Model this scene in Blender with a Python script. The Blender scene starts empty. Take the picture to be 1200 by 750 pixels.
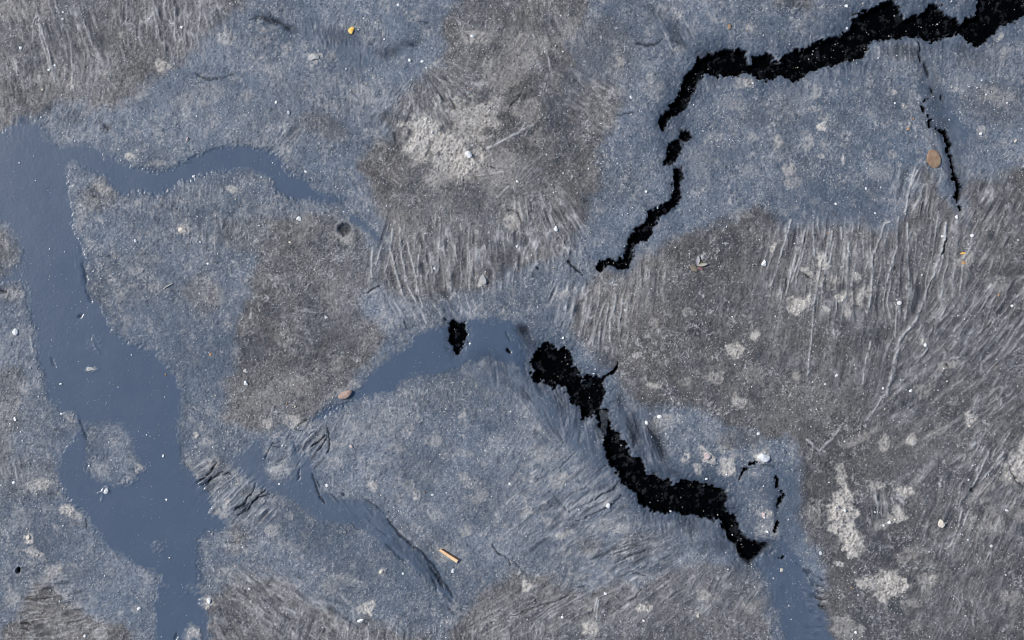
import bpy, math, random
import numpy as np
from mathutils import Vector

# ------------------------------------------------------------------ camera, sky, sun, exposure
# one photograph pixel (1200 x 750) is one millimetre on the ground
W, HT = 1200.0, 750.0
MM = 0.001
def X(px): return (px - W / 2) * MM
def Y(py): return (HT / 2 - py) * MM

scene = bpy.context.scene
CAM_H = 1.65
cam = bpy.data.cameras.new('camera')
cam.sensor_width = 36.0
cam.lens = 36.0 * CAM_H / (W * MM)
cam.clip_start = 0.01
cam.clip_end = 500.0
camo = bpy.data.objects.new('camera', cam)
camo.location = (0, 0, CAM_H)
scene.collection.objects.link(camo)
scene.camera = camo

SUN_EL = math.radians(47)
SUN_DIR = Vector((-0.96, 0.28, 0)).normalized()          # from the ground towards the sun (flat part)
sky_rot = math.atan2(SUN_DIR.x, SUN_DIR.y)
world = bpy.data.worlds.new('World')
scene.world = world
world.use_nodes = True
wn = world.node_tree
for n in list(wn.nodes): wn.nodes.remove(n)
sky = wn.nodes.new('ShaderNodeTexSky')
sky.sky_type = 'NISHITA'
sky.sun_disc = False
sky.sun_elevation = SUN_EL
sky.sun_rotation = sky_rot
sky.dust_density = 0.6
bg = wn.nodes.new('ShaderNodeBackground')
bg.inputs['Strength'].default_value = 0.12
wo = wn.nodes.new('ShaderNodeOutputWorld')
wn.links.new(sky.outputs[0], bg.inputs['Color'])
wn.links.new(bg.outputs[0], wo.inputs['Surface'])

sun = bpy.data.lights.new('sun', 'SUN')
sun.energy = 3.6
sun.angle = math.radians(0.5)
sun.color = (1.0, 0.955, 0.90)
suno = bpy.data.objects.new('sun', sun)
to_sun = Vector((SUN_DIR.x * math.cos(SUN_EL), SUN_DIR.y * math.cos(SUN_EL), math.sin(SUN_EL)))
suno.rotation_euler = (-to_sun).to_track_quat('-Z', 'Y').to_euler()
suno.location = (-2, 0.5, 3)
scene.collection.objects.link(suno)

scene.view_settings.view_transform = 'Standard'
scene.view_settings.look = 'None'
scene.view_settings.exposure = 0.0
scene.view_settings.gamma = 1.0
scene.cycles.pixel_filter_type = 'BLACKMAN_HARRIS'
scene.cycles.filter_width = 0.95

# ------------------------------------------------------------------ numpy noise
_tabs = {}
def _tab(seed):
    if seed not in _tabs:
        _tabs[seed] = np.random.RandomState(seed).uniform(-1, 1, (256, 256)).astype(np.float32)
    return _tabs[seed]
def vnoise(x, y, seed=0):
    t = _tab(seed)
    xi = np.floor(x).astype(np.int32); yi = np.floor(y).astype(np.int32)
    fx = (x - xi).astype(np.float32); fy = (y - yi).astype(np.float32)
    fx = fx * fx * (3 - 2 * fx); fy = fy * fy * (3 - 2 * fy)
    x0 = xi & 255; x1 = (xi + 1) & 255; y0 = yi & 255; y1 = (yi + 1) & 255
    a = t[y0, x0]; b = t[y0, x1]; c = t[y1, x0]; d = t[y1, x1]
    ab = a + (b - a) * fx
    cd = c + (d - c) * fx
    return ab + (cd - ab) * fy
def fbm(x, y, scale, octs=4, seed=0, gain=0.5):
    s = 0; a = 1.0; tot = 0
    f = 1.0 / scale
    for o in range(octs):
        ca, sa = math.cos(0.6 * o + 0.3), math.sin(0.6 * o + 0.3)
        s = s + a * vnoise((x * ca - y * sa) * f + 17.3 * o, (x * sa + y * ca) * f + 9.1 * o, seed + o)
        tot += a; a *= gain; f *= 2.03
    return s / tot
def sstep(a, b, x):
    t = np.clip((x - a) / (b - a), 0, 1)
    return t * t * (3 - 2 * t)

# ------------------------------------------------------------------ grid (photo millimetres), finest in view
STEP = 1.0
def axis(lo, hi, far):
    core = np.arange(lo, hi + STEP, STEP)
    out = []; d = STEP; v = core[-1]
    while v < far:
        d *= 1.16; v += d; out.append(v)
    out2 = []; d = STEP; v = core[0]
    while v > -far:
        d *= 1.16; v -= d; out2.append(v)
    return np.array(out2[::-1] + list(core) + out)
gx = axis(-45, 1245, 60000)
gy = axis(-45, 795, 60000)
NX, NY = len(gx), len(gy)
PX, PY = np.meshgrid(gx, gy)
PX = PX.astype(np.float32); PY = PY.astype(np.float32)
INX0, INX1 = np.searchsorted(gx, -60), np.searchsorted(gx, 1260)
INY0, INY1 = np.searchsorted(gy, -60), np.searchsorted(gy, 810)

# domain warps
n1 = fbm(PX, PY, 34, 3, 11); n2 = fbm(PX, PY, 34, 3, 21)
m1 = fbm(PX, PY, 9, 3, 31, 0.6);  m2 = fbm(PX, PY, 9, 3, 41, 0.6)

away = np.maximum(np.maximum(-45 - PX, PX - 1245), np.maximum(-45 - PY, PY - 795))
near = np.clip(1 - away / 45, 0, 1).astype(np.float32)      # beyond the fine grid the material's own noise takes over
def window(x0, x1, y0, y1, pad):
    i0 = max(0, np.searchsorted(gx, x0 - pad)); i1 = min(NX, np.searchsorted(gx, x1 + pad) + 1)
    j0 = max(0, np.searchsorted(gy, y0 - pad)); j1 = min(NY, np.searchsorted(gy, y1 + pad) + 1)
    return slice(j0, j1), slice(i0, i1)

def poly_sd(pts, pad=30, warp=(4.0, 2.5)):
    """signed distance (positive inside) on the window round a polygon"""
    p = np.array(pts, dtype=np.float32)
    sy, sx = window(p[:, 0].min(), p[:, 0].max(), p[:, 1].min(), p[:, 1].max(), pad)
    x = PX[sy, sx] + warp[0] * n1[sy, sx] + warp[1] * m1[sy, sx]
    y = PY[sy, sx] + warp[0] * n2[sy, sx] + warp[1] * m2[sy, sx]
    d = np.full(x.shape, 1e9, np.float32)
    inside = np.zeros(x.shape, bool)
    n = len(p)
    for k in range(n):
        ax, ay = p[k]; bx, by = p[(k + 1) % n]
        ex, ey = bx - ax, by - ay
        L = ex * ex + ey * ey + 1e-9
        wx = x - ax; wy = y - ay
        t = np.clip((wx * ex + wy * ey) / L, 0, 1)
        dd = (wx - t * ex) ** 2 + (wy - t * ey) ** 2
        np.minimum(d, dd, out=d)
        if ay != by:
            c = ((ay <= y) & (by > y)) | ((by <= y) & (ay > y))
            inside ^= c & (wx < ex * wy / ey)
    d = np.sqrt(d)
    return (sy, sx), np.where(inside, d, -d)

def line_dist(pts, widths, pad=14, warp=(1.0, 1.2)):
    """distance to a polyline divided by the local half width, and the half width"""
    p = np.array(pts, dtype=np.float32)
    if not hasattr(widths, '__len__'): widths = [widths] * len(p)
    sy, sx = window(p[:, 0].min(), p[:, 0].max(), p[:, 1].min(), p[:, 1].max(), pad)
    x = PX[sy, sx] + warp[0] * n1[sy, sx] + warp[1] * m1[sy, sx]
    y = PY[sy, sx] + warp[0] * n2[sy, sx] + warp[1] * m2[sy, sx]
    best = np.full(x.shape, 1e9, np.float32)
    for k in range(len(p) - 1):
        ax, ay = p[k]; bx, by = p[k + 1]
        ex, ey = bx - ax, by - ay
        L = ex * ex + ey * ey + 1e-9
        wx = x - ax; wy = y - ay
        t = np.clip((wx * ex + wy * ey) / L, 0, 1)
        dd = np.sqrt((wx - t * ex) ** 2 + (wy - t * ey) ** 2)
        w = widths[k] + (widths[k + 1] - widths[k]) * t
        np.minimum(best, dd / np.maximum(w, 0.05), out=best)
    return (sy, sx), best

Z = np.zeros_like(PX)
film = np.ones_like(PX)      # blue-grey skin (1) or brown fibrous mat (0)
wet = np.zeros_like(PX)      # smooth film
pale = np.zeros_like(PX)     # pale mineral crust
black = np.zeros_like(PX)    # raw black pitch
crest = np.zeros_like(PX)    # pale ridge crests
dark = np.zeros_like(PX)     # dark stain, darker grooves, and shade painted on the crack banks

def put(arr, win, val, mode='max'):
    if mode == 'max': np.maximum(arr[win], val, out=arr[win])
    elif mode == 'min': np.minimum(arr[win], val, out=arr[win])
    elif mode == 'add': arr[win] += val
    elif mode == 'mul': arr[win] *= val

# ------------------------------------------------------------------ brown mats
MUD = [
 [(-90,-90),(292,-90),(285,8),(250,38),(205,70),(185,92),(160,108),(135,120),(100,125),(96,112),(60,128),(30,142),(0,152),(-90,160)],
 [(455,160),(440,140),(465,112),(500,92),(520,60),(512,25),(540,0),(560,-40),(680,-40),(690,20),(672,60),(690,95),(735,100),(728,130),(705,175),(702,225),(668,290),(622,312),(585,330),(540,345),(520,352),(475,348),(448,338),(432,320),(455,270),(440,240),(425,210),(430,185)],
 [(312,262),(345,250),(392,248),(420,270),(440,300),(436,332),(420,345),(445,380),(440,405),(420,440),(398,468),(365,488),(335,505),(312,513),(285,510),(268,488),(272,445),(275,400),(285,370),(300,335),(305,300)],
 [(845,250),(880,240),(912,258),(940,268),(985,274),(1040,270),(1062,250),(1080,205),(1095,198),(1105,215),(1122,255),(1135,215),(1165,205),(1290,190),(1290,860),(980,860),(975,745),(968,700),(958,650),(935,610),(940,560),(925,520),(880,508),(850,495),(800,478),(758,482),(735,460),(720,440),(700,425),(680,408),(662,388),(670,352),(690,320),(720,322),(760,300),(800,270)],
 [(525,860),(520,740),(545,720),(565,690),(600,672),(640,680),(690,690),(740,678),(790,668),(840,660),(880,668),(895,690),(905,730),(920,860)],
 [(55,672),(68,678),(82,700),(100,715),(120,730),(150,745),(170,860),(-60,860),(5,740),(25,715),(35,690)],
 [(245,700),(270,680),(310,668),(340,680),(365,700),(400,718),(440,735),(500,742),(520,860),(248,860),(243,730)],
 [(-90,262),(8,268),(17,285),(15,305),(5,325),(-90,335)],
 [(-90,420),(18,425),(26,470),(20,520),(12,560),(-90,570)],
 [(255,625),(270,612),(285,620),(288,640),(278,655),(262,650)],
 [(905,-40),(905,5),(925,18),(945,14),(958,-40)],
]
MUDS = [.85, .9, .8, 1, .85, 1, .9, .8, .6, .7, .7]
for pts, s in zip(MUD, MUDS):
    w, sd = poly_sd(pts, 40, (16, 6))
    put(film, w, 1 - s * sstep(-8, 9, sd), 'min')
# broad outside: mixed
outm = sstep(-0.15, 0.25, fbm(PX, PY, 260, 3, 61))
outside = 1 - ((PX > -60) & (PX < 1260) & (PY > -60) & (PY < 810))
film = np.where(outside > 0, np.minimum(film, 0.25 + 0.75 * outm), film)
# local dabs: (x, y, rx, ry, rot, value)  brown bits in the blue, blue bits in the brown
for (x, y, rx, ry, r, v) in [(120,225,26,20,0,.45),(235,345,24,22,0,.5),(15,345,14,12,0,.6),(375,150,34,16,15,.5),
                             (300,275,50,20,0,.5),(1165,120,40,30,0,.55),(745,640,40,14,-25,.45),(690,638,16,12,0,.3),(1055,60,26,12,10,.45),
                             (40,560,50,30,0,.6),(700,60,50,45,30,.5),(240,560,40,20,-20,.7),(870,515,30,15,0,.4),
                             (1150,60,30,18,0,.6),(900,130,40,20,0,.8)]:
    w = window(x - rx * 1.6, x + rx * 1.6, y - rx * 1.6, y + rx * 1.6, 4)
    c, s = math.cos(math.radians(r)), math.sin(math.radians(r))
    dx = PX[w] - x + 8 * n1[w]; dy = PY[w] - y + 8 * n2[w]
    q = np.sqrt(((dx * c + dy * s) / rx) ** 2 + ((dy * c - dx * s) / ry) ** 2)
    put(film, w, 1 - (1 - v) * sstep(1.25, .6, q), 'min')

# ------------------------------------------------------------------ smooth dark-blue films
WET = {
 'A': ([(-120,150),(0,150),(15,142),(33,132),(43,138),(50,152),(60,165),(72,170),(90,168),(105,167),(112,172),(125,181),(148,193),(165,199),(190,200),(210,193),(225,184),(243,176),(262,173),(285,169),(305,172),(320,177),(331,187),(336,200),(348,207),(358,206),(363,214),(372,222),(386,226),(401,229),(403,235),(392,238),(380,236),(370,236),(355,232),(345,237),(331,229),(321,221),(316,211),(305,206),(295,200),(270,199),(250,203),(232,208),(215,213),(205,222),(195,229),(180,233),(160,231),(145,232),(134,227),(125,215),(112,205),(100,198),(90,194),(81,197),(82,210),(84,227),(86,245),(89,262),(93,278),(100,292),(104,308),(104,325),(104,342),(114,357),(125,372),(135,388),(148,400),(165,408),(180,411),(195,425),(205,440),(213,458),(214,475),(209,495),(208,510),(209,530),(213,546),(225,553),(238,565),(245,585),(247,598),(262,607),(266,614),(258,624),(248,622),(240,622),(232,631),(231,645),(232,665),(236,690),(243,710),(246,735),(250,860),(178,860),(180,735),(182,705),(184,690),(190,675),(180,668),(165,663),(150,655),(135,648),(122,640),(110,622),(104,608),(94,600),(85,590),(72,580),(67,565),(65,550),(67,535),(75,522),(85,510),(92,500),(88,492),(75,484),(57,474),(52,455),(47,437),(40,415),(37,395),(35,375),(34,355),(33,335),(26,328),(0,335),(-14,330),(10,322),(22,302),(22,285),(15,270),(6,262),(-120,256)], 1.0, 2.2),
 'B': ([(358,490),(366,484),(378,480),(395,478),(412,468),(420,452),(432,438),(443,424),(460,412),(475,402),(480,392),(500,385),(520,379),(545,376),(575,373),(597,372),(606,384),(612,400),(618,420),(618,440),(600,428),(580,424),(556,424),(540,433),(520,438),(490,440),(470,446),(455,458),(440,465),(420,470),(402,478),(388,490),(372,492)], 1.0, 2.6),
 'C': ([(268,538),(280,530),(288,520),(302,519),(309,530),(315,548),(318,561),(335,562),(346,550),(343,535),(338,520),(350,518),(356,532),(362,540),(370,550),(374,562),(380,576),(400,580),(420,582),(437,592),(450,605),(462,618),(475,632),(490,645),(503,655),(515,668),(525,685),(532,702),(524,706),(512,694),(500,680),(485,668),(465,652),(450,642),(440,632),(425,622),(410,614),(390,613),(370,610),(355,600),(345,590),(330,580),(315,578),(300,572),(294,562),(282,558)], .9, 3.2),
 'D': ([(893,642),(902,634),(918,628),(930,640),(938,650),(944,668),(950,685),(960,700),(970,720),(976,745),(980,860),(915,860),(920,740),(912,718),(903,700),(898,682),(888,668),(880,660)], 1.0, 3.0),
 'E': ([(406,252),(414,250),(425,258),(438,270),(446,277),(438,279),(425,269),(412,260)], .9, 1.2),
}
OTH = [  # softer smooth patches (strength, softness)
 ([(293,18),(325,20),(342,32),(362,33),(420,35),(427,50),(450,58),(475,48),(490,50),(487,58),(460,65),(440,75),(420,80),(400,68),(370,52),(345,45),(320,29)], .55, 6),
 ([(755,6),(775,22),(790,12),(808,28),(813,55),(795,50),(783,40),(770,30)], .55, 5),
 ([(1080,75),(1092,85),(1105,110),(1122,135),(1132,165),(1130,200),(1124,240),(1112,205),(1098,165),(1082,130)], .62, 8),
 ([(600,375),(612,380),(640,440),(660,470),(690,500),(710,540),(712,560),(690,545),(660,520),(630,490),(605,455),(575,440),(570,425),(600,428),(612,420)], .7, 9),
 ([(712,480),(735,470),(760,495),(775,520),(782,550),(800,563),(780,562),(750,536),(725,515)], .75, 6),
 ([(760,600),(850,610),(868,650),(850,655),(830,640),(790,625)], .35, 8),
 ([(540,436),(600,430),(640,470),(690,520),(620,470),(560,450)], .45, 12),
 ([(60,525),(100,560),(110,590),(85,585)], .7, 6),
 ([(72,482),(92,500),(150,496),(160,480),(110,470)], .5, 8),
 ([(895,545),(935,560),(948,620),(935,645),(915,630),(900,600)], .5, 10),
 ([(920,215),(1000,225),(1060,240),(1045,268),(985,270),(925,258)], .22, 12),
 ([(130,350),(205,360),(270,400),(260,470),(220,460),(190,415),(150,395)], .25, 14),
 ([(250,580),(330,585),(400,620),(470,665),(520,710),(440,690),(340,640)], .3, 14),
 ([(690,60),(720,30),(712,90),(660,120),(640,160),(650,120)], .25, 10),
 ([(30,600),(110,610),(180,680),(180,750),(110,715),(60,660)], .22, 16),
]
wetid = np.zeros(PX.shape, np.int8)
e0 = vnoise(PX / 1.7, PY / 1.7, 401); e1 = vnoise(PX / 3.6, PY / 3.6, 402)
for i, (k, (pts, s, soft)) in enumerate(WET.items()):
    w, sd = poly_sd(pts, 30, (5.0, 3.8))
    if k == 'D': s = .85
    e_ = sd + (1.2 * m1[w] + 3.2 * e0[w] + 2.2 * e1[w]) * (.3 if k == 'E' else 1)
    put(wet, w, s * (.8 * sstep(-soft - 1, soft + 1, e_) + .2 * sstep(-soft * 5, soft * 2, e_)))
    wetid[w] = np.where(sd > 0, i + 1, wetid[w])
for pts, s, soft in OTH:
    w, sd = poly_sd(pts, 40, (8, 5))
    put(wet, w, s * sstep(-soft, soft, sd))
# islands in the big film
for pts, s in [([(98,512),(101,498),(118,492),(138,494),(148,502),(153,515),(158,530),(166,545),(160,556),(145,560),(135,568),(122,566),(106,560),(99,545)], 1.0),
               ([(85,200),(100,200),(120,215),(134,230),(128,240),(95,238),(86,225)], .9),
               ([(215,740),(225,730),(238,736),(240,752),(216,752)], .8)]:
    w, sd = poly_sd(pts, 20, (4, 4))
    k = 1 - s * sstep(-3, 3, sd + 2.5 * e0[w] + 1.8 * e1[w])
    put(wet, w, k, 'mul')
    wetid[w] = np.where(sd > 0, 0, wetid[w])

# ------------------------------------------------------------------ pale crust blotches (x, y, rx, ry, rot, strength)
PALE = [
 (490,160,21,27,8,1.0),(533,178,34,30,-30,.75),(558,140,30,28,0,.6),(545,190,22,18,0,.8),(575,120,22,14,0,.4),(512,210,20,10,20,.5),(540,205,24,12,0,.6),(583,200,20,28,0,.35),
 (600,258,9,11,0,.7),(566,328,6,8,0,.9),(368,67,9,7,0,.7),(388,68,9,7,0,.35),(430,112,12,12,0,.4),(375,95,20,10,0,.2),
 (620,130,18,16,0,.4),(605,60,25,30,20,.35),(555,45,22,10,0,.5),(585,90,26,16,0,.35),
 (907,290,5,7,0,.7),(963,306,7,12,0,.8),(945,318,8,5,30,.7),(938,354,12,12,0,.9),(927,355,5,10,0,.7),(975,335,8,10,20,.6),(986,348,7,7,0,.8),(1005,348,11,13,0,.65),(1003,326,8,6,0,.6),(968,362,4,5,-40,.7),(993,365,6,10,0,.5),(955,330,12,9,0,.45),(912,345,14,12,0,.3),
 (886,393,7,6,0,.7),(862,412,10,9,0,.9),(838,443,11,10,0,.5),(868,470,9,7,0,.5),(766,452,9,4,0,.6),(748,416,5,4,0,.6),(885,440,18,10,0,.3),(802,448,8,10,0,.35),
 (766,375,8,8,0,.35),(805,365,6,8,0,.4),(935,440,6,9,0,.5),
 (1137,488,8,6,0,.95),(1069,518,9,9,0,1.0),(1036,520,5,10,0,.6),(1128,304,9,10,0,.45),(1170,335,10,10,0,.3),(1063,576,12,8,0,.8),(1053,605,11,10,0,.7),(1034,614,12,9,0,.4),(1030,570,10,7,0,.6),
 (983,585,11,25,12,1.0),(990,610,18,30,0,.95),(1000,635,14,16,0,.8),(983,555,7,12,0,.7),(982,660,5,4,0,.8),(1040,690,17,20,25,1.0),(1015,684,13,9,0,.7),(1048,675,10,8,0,.6),
 (1070,705,10,5,0,.4),(1062,650,22,9,-30,.4),(1085,680,12,10,0,.4),(1093,676,5,5,0,.6),(1075,730,12,8,0,.3),(1195,540,16,26,0,.8),(1180,560,12,10,0,.5),(1160,620,26,16,0,.35),(1150,578,22,10,-40,.35),(1192,600,10,14,0,.4),(1192,702,12,12,0,.4),
 (990,735,14,12,0,.4),(1008,740,8,8,0,.5),(955,600,10,14,0,.3),
 (828,533,10,10,0,1.0),(817,551,7,6,0,.7),(804,538,5,6,0,.8),(853,545,12,11,0,1.0),(894,536,9,8,0,1.0),(896,603,8,6,0,.6),(895,620,16,10,0,.5),(850,525,12,6,0,.4),(775,495,16,12,0,.45),(840,510,20,8,20,.3),
 (655,560,12,10,0,.5),(618,600,10,6,0,.5),(640,535,16,12,0,.35),(705,617,18,10,0,.4),(730,620,14,6,0,.5),(658,628,8,6,0,.6),(643,612,8,6,0,.4),(617,688,8,7,0,.9),(755,713,9,8,0,.8),(826,700,9,7,0,.5),(880,708,12,8,0,.35),(690,735,8,8,0,.8),(690,712,5,5,0,.4),(640,735,12,8,0,.3),
 (435,568,7,6,0,.7),(488,580,6,6,0,.8),(540,560,8,6,0,.5),(480,570,8,8,0,.4),(510,605,8,8,0,.4),(560,585,12,8,0,.4),(545,622,10,8,0,.5),(520,645,12,9,30,.45),(450,670,8,7,0,.5),(430,715,11,11,0,.8),(390,688,14,8,0,.3),(320,620,10,8,0,.5),(338,607,6,6,0,.5),(463,525,14,8,0,.35),(505,515,12,8,0,.4),(545,532,14,6,0,.35),(540,487,6,5,0,.6),
 (340,640,20,8,0,.3),(400,680,20,8,0,.3),(440,500,40,16,-20,.3),
 (78,598,11,8,20,1.0),(88,606,8,5,30,.6),(150,563,12,6,-20,.9),(165,548,5,6,0,.8),(125,575,6,5,0,.8),(45,568,16,8,0,.6),(38,647,12,6,20,.6),(33,630,6,6,0,.8),(25,610,14,8,0,.3),(120,550,16,10,0,.3),(62,667,14,8,0,.6),(15,700,10,12,0,.4),(160,712,9,8,0,.5),(185,640,8,6,0,.4),(230,690,10,8,0,.4),(245,705,9,9,0,.9),(228,740,10,10,0,.7),(195,688,6,4,0,.4),
 (107,433,9,4,0,.5),(240,518,10,6,0,.5),(228,510,4,6,0,.7),(110,400,10,10,0,.2),(248,340,18,14,0,.25),(157,320,8,8,0,.35),(138,347,12,10,30,.35),(150,375,10,6,40,.35),(213,266,10,8,0,.5),(175,305,18,6,0,.3),(95,250,8,20,0,.35),(120,218,14,8,40,.5),(105,240,8,10,0,.3),(18,345,14,8,0,.4),(20,395,14,8,0,.3),(75,285,6,6,0,.0),(85,490,8,6,0,.5),
 (190,75,10,9,0,.6),(265,45,12,8,0,.5),(143,40,5,6,0,.5),(123,88,6,6,0,.5),(85,97,3,9,0,.8),(78,100,5,6,0,.4),(60,95,20,20,0,.2),(153,185,6,5,0,.9),(185,192,10,4,0,.4),(270,220,8,6,0,.6),(288,110,8,6,0,.4),(230,110,30,14,-20,.3),(20,10,40,14,0,.3),(305,50,14,10,0,.3),(320,85,14,8,0,.3),
 (955,110,8,9,0,.5),(965,147,6,6,0,.8),(953,128,8,4,0,.5),(912,165,6,8,0,.6),(948,167,6,10,0,.5),(962,184,5,4,0,.6),(988,186,3,8,0,.5),(1046,180,7,5,0,.5),(1058,124,4,4,0,.6),(1047,108,4,5,0,.6),(1118,104,5,4,0,.6),(925,200,8,8,0,.5),(928,215,10,8,0,.5),(1030,200,20,14,0,.3),(1150,155,8,8,0,.5),(1172,42,8,5,-40,.8),(872,96,12,10,0,.5),(876,95,7,8,0,.8),(880,160,10,8,0,.35),(855,120,16,8,0,.3),(876,200,12,8,0,.3),(866,250,14,8,0,.3),(875,30,9,8,0,.5),(930,118,30,14,0,.2),(820,190,20,14,0,.2),(1130,95,20,14,0,.25),(1170,110,20,14,0,.35),(1093,90,8,16,0,.25),
 (765,100,14,16,-20,.3),(762,90,5,8,0,.5),(727,72,5,6,0,.5),(670,35,8,20,0,.3),(650,50,20,10,0,.3),(690,200,10,18,0,.2),(630,165,14,10,0,.3),(608,245,8,14,0,.4),
 (405,455,26,7,-30,.4),(420,450,5,4,0,.7),(345,495,12,7,0,.6),(312,496,8,6,0,.5),(312,500,5,4,0,.6),(336,400,10,8,0,.3),(330,395,8,8,0,.3),(395,425,12,8,0,.3),(300,330,24,8,0,.25),(310,470,30,14,0,.25),(355,450,18,12,0,.25),(360,268,14,20,0,.2),(403,276,12,8,0,.45),(380,318,14,8,0,.0),
 (395,540,8,8,0,.4),(395,520,12,4,0,.4),(255,600,10,8,0,.5),(265,590,5,8,30,.6),(283,560,6,10,20,.4),(250,545,10,6,-20,.6),(300,580,10,4,-40,.4),(330,545,8,8,0,.35),(325,555,8,3,0,.4),
 (690,310,12,6,0,.25),(660,345,10,4,0,.5),(700,340,8,8,0,.3),(640,240,14,8,0,.0),(1020,440,40,30,0,.12),(960,480,60,30,0,.12),(1080,460,10,8,0,.4),(1110,428,14,6,-30,.4),(1010,510,30,6,-30,.4),(1100,505,20,6,-30,.3),(1083,400,4,5,0,.8),
]
j00 = vnoise(PX / 1.8, PY / 1.8, 157)
mott = fbm(PX, PY, 5, 3, 71, 0.7)
crust = np.zeros_like(PX)
for (x, y, rx, ry, r, s) in PALE:
    R = max(rx, ry) * 1.7
    w = window(x - R, x + R, y - R, y + R, 3)
    c, sn = math.cos(math.radians(r)), math.sin(math.radians(r))
    a = 0.55 * min(rx, ry)
    dx = PX[w] - x + 0.5 * a * n1[w] * 2 + a * 1.6 * m1[w]; dy = PY[w] - y + a * n2[w] + a * 1.6 * m2[w]
    q = np.sqrt(((dx * c + dy * sn) / rx) ** 2 + ((dy * c - dx * sn) / ry) ** 2)
    k = min(1, s ** 1.45 * 1.4) * sstep(1.12, .72, q + .22 * mott[w] + .12 * j00[w]) * np.clip(.86 + .8 * mott[w] + .3 * j00[w], .15, 1)
    k = k * (1 - .75 * np.clip(-j00[w] * 1.6 - .55 - .5 * mott[w], 0, 1))
    put(pale, w, k); put(crust, w, k * (s > .45))
    put(Z, w, s * sstep(1.2, .75, q) * (.5 + .8 * mott[w] + .75 * j00[w]), 'add')

# ------------------------------------------------------------------ base relief
fade = np.clip(1 - np.maximum(np.maximum(-60 - PX, PX - 1260), np.maximum(-60 - PY, PY - 810)) / 1500, 0, 1).astype(np.float32)
rough = 1 - wet
big = fbm(PX, PY, 120, 3, 81)
mid = fbm(PX, PY, 26, 3, 91)
fine = fbm(PX, PY, 5.5, 3, 101, .75)
grainy = vnoise(PX * .8, PY * .8, 111) * .6 + vnoise(PX * .43 + 9, PY * .43, 112) * .4
# fibres in three directions, chosen by place
def fibre(ang, seed, sp=3.2, ln=17):
    c, s = math.cos(math.radians(ang)), math.sin(math.radians(ang))
    u = (-PX * s + PY * c) + 3 * n1; v = (PX * c + PY * s)
    q = vnoise(u / sp, v / ln, seed)
    return (1 - np.abs(q)) ** 3
sel = fbm(PX, PY, 38, 2, 121)
sel2 = fbm(PX, PY, 46, 2, 125)
def dashes(ang, seed, sp, ln, lo):
    c, s = math.cos(math.radians(ang)), math.sin(math.radians(ang))
    u = (-PX * s + PY * c) + 5 * m1; v = (PX * c + PY * s) + 4 * m2
    q = vnoise(u / sp, v / ln, seed) * .75 + vnoise(u / sp * .5 + 5, v / ln * .5, seed + 1) * .35
    return np.clip((q - lo) * 3.2, 0, 1)
fb = dashes(82, 131, 1.3, 5, .46) * sstep(-.25, .1, sel) + dashes(130, 133, 1.35, 5.5, .46) * sstep(.2, -.15, sel) + dashes(28, 135, 1.3, 5, .5) * sstep(.15, -.15, sel2)
fb = np.clip(fb, 0, 1)
clump = np.clip(.62 + 1.5 * fbm(PX, PY, 17, 4, 141, .65), 0, 1.35)
spk = np.clip((vnoise(PX / 1.5, PY / 1.5, 151) + .35 * vnoise(PX / .95, PY / .95, 152) - .38) * 1.9, 0, 1)
pit = np.clip((vnoise(PX / 2.1, PY / 2.1, 153) + .4 * vnoise(PX / 1.1, PY / 1.1, 154) - .50) * 1.8, 0, 1)
cloud = np.clip((fbm(PX, PY, 9, 4, 155, .75) - .05) * 3.0, 0, 1) * clump
Z += (3.5 * big * (1 - .8 * wet) + 1.1 * mid * (0.12 + .88 * rough))
Z += rough * (0.50 * fine + 0.52 * grainy + (0.34 * fb + .48 * spk) * clump - .6 * pit)
Z += wet * .05 * grainy
crest += rough * clump * (.55 * fb + .55 * spk + .16 * cloud) * (1.0 - .12 * film)
crest += wet * .10 * spk * clump
dark += rough * pit * (.68 - .15 * film)
Z -= .55 * wet

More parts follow.
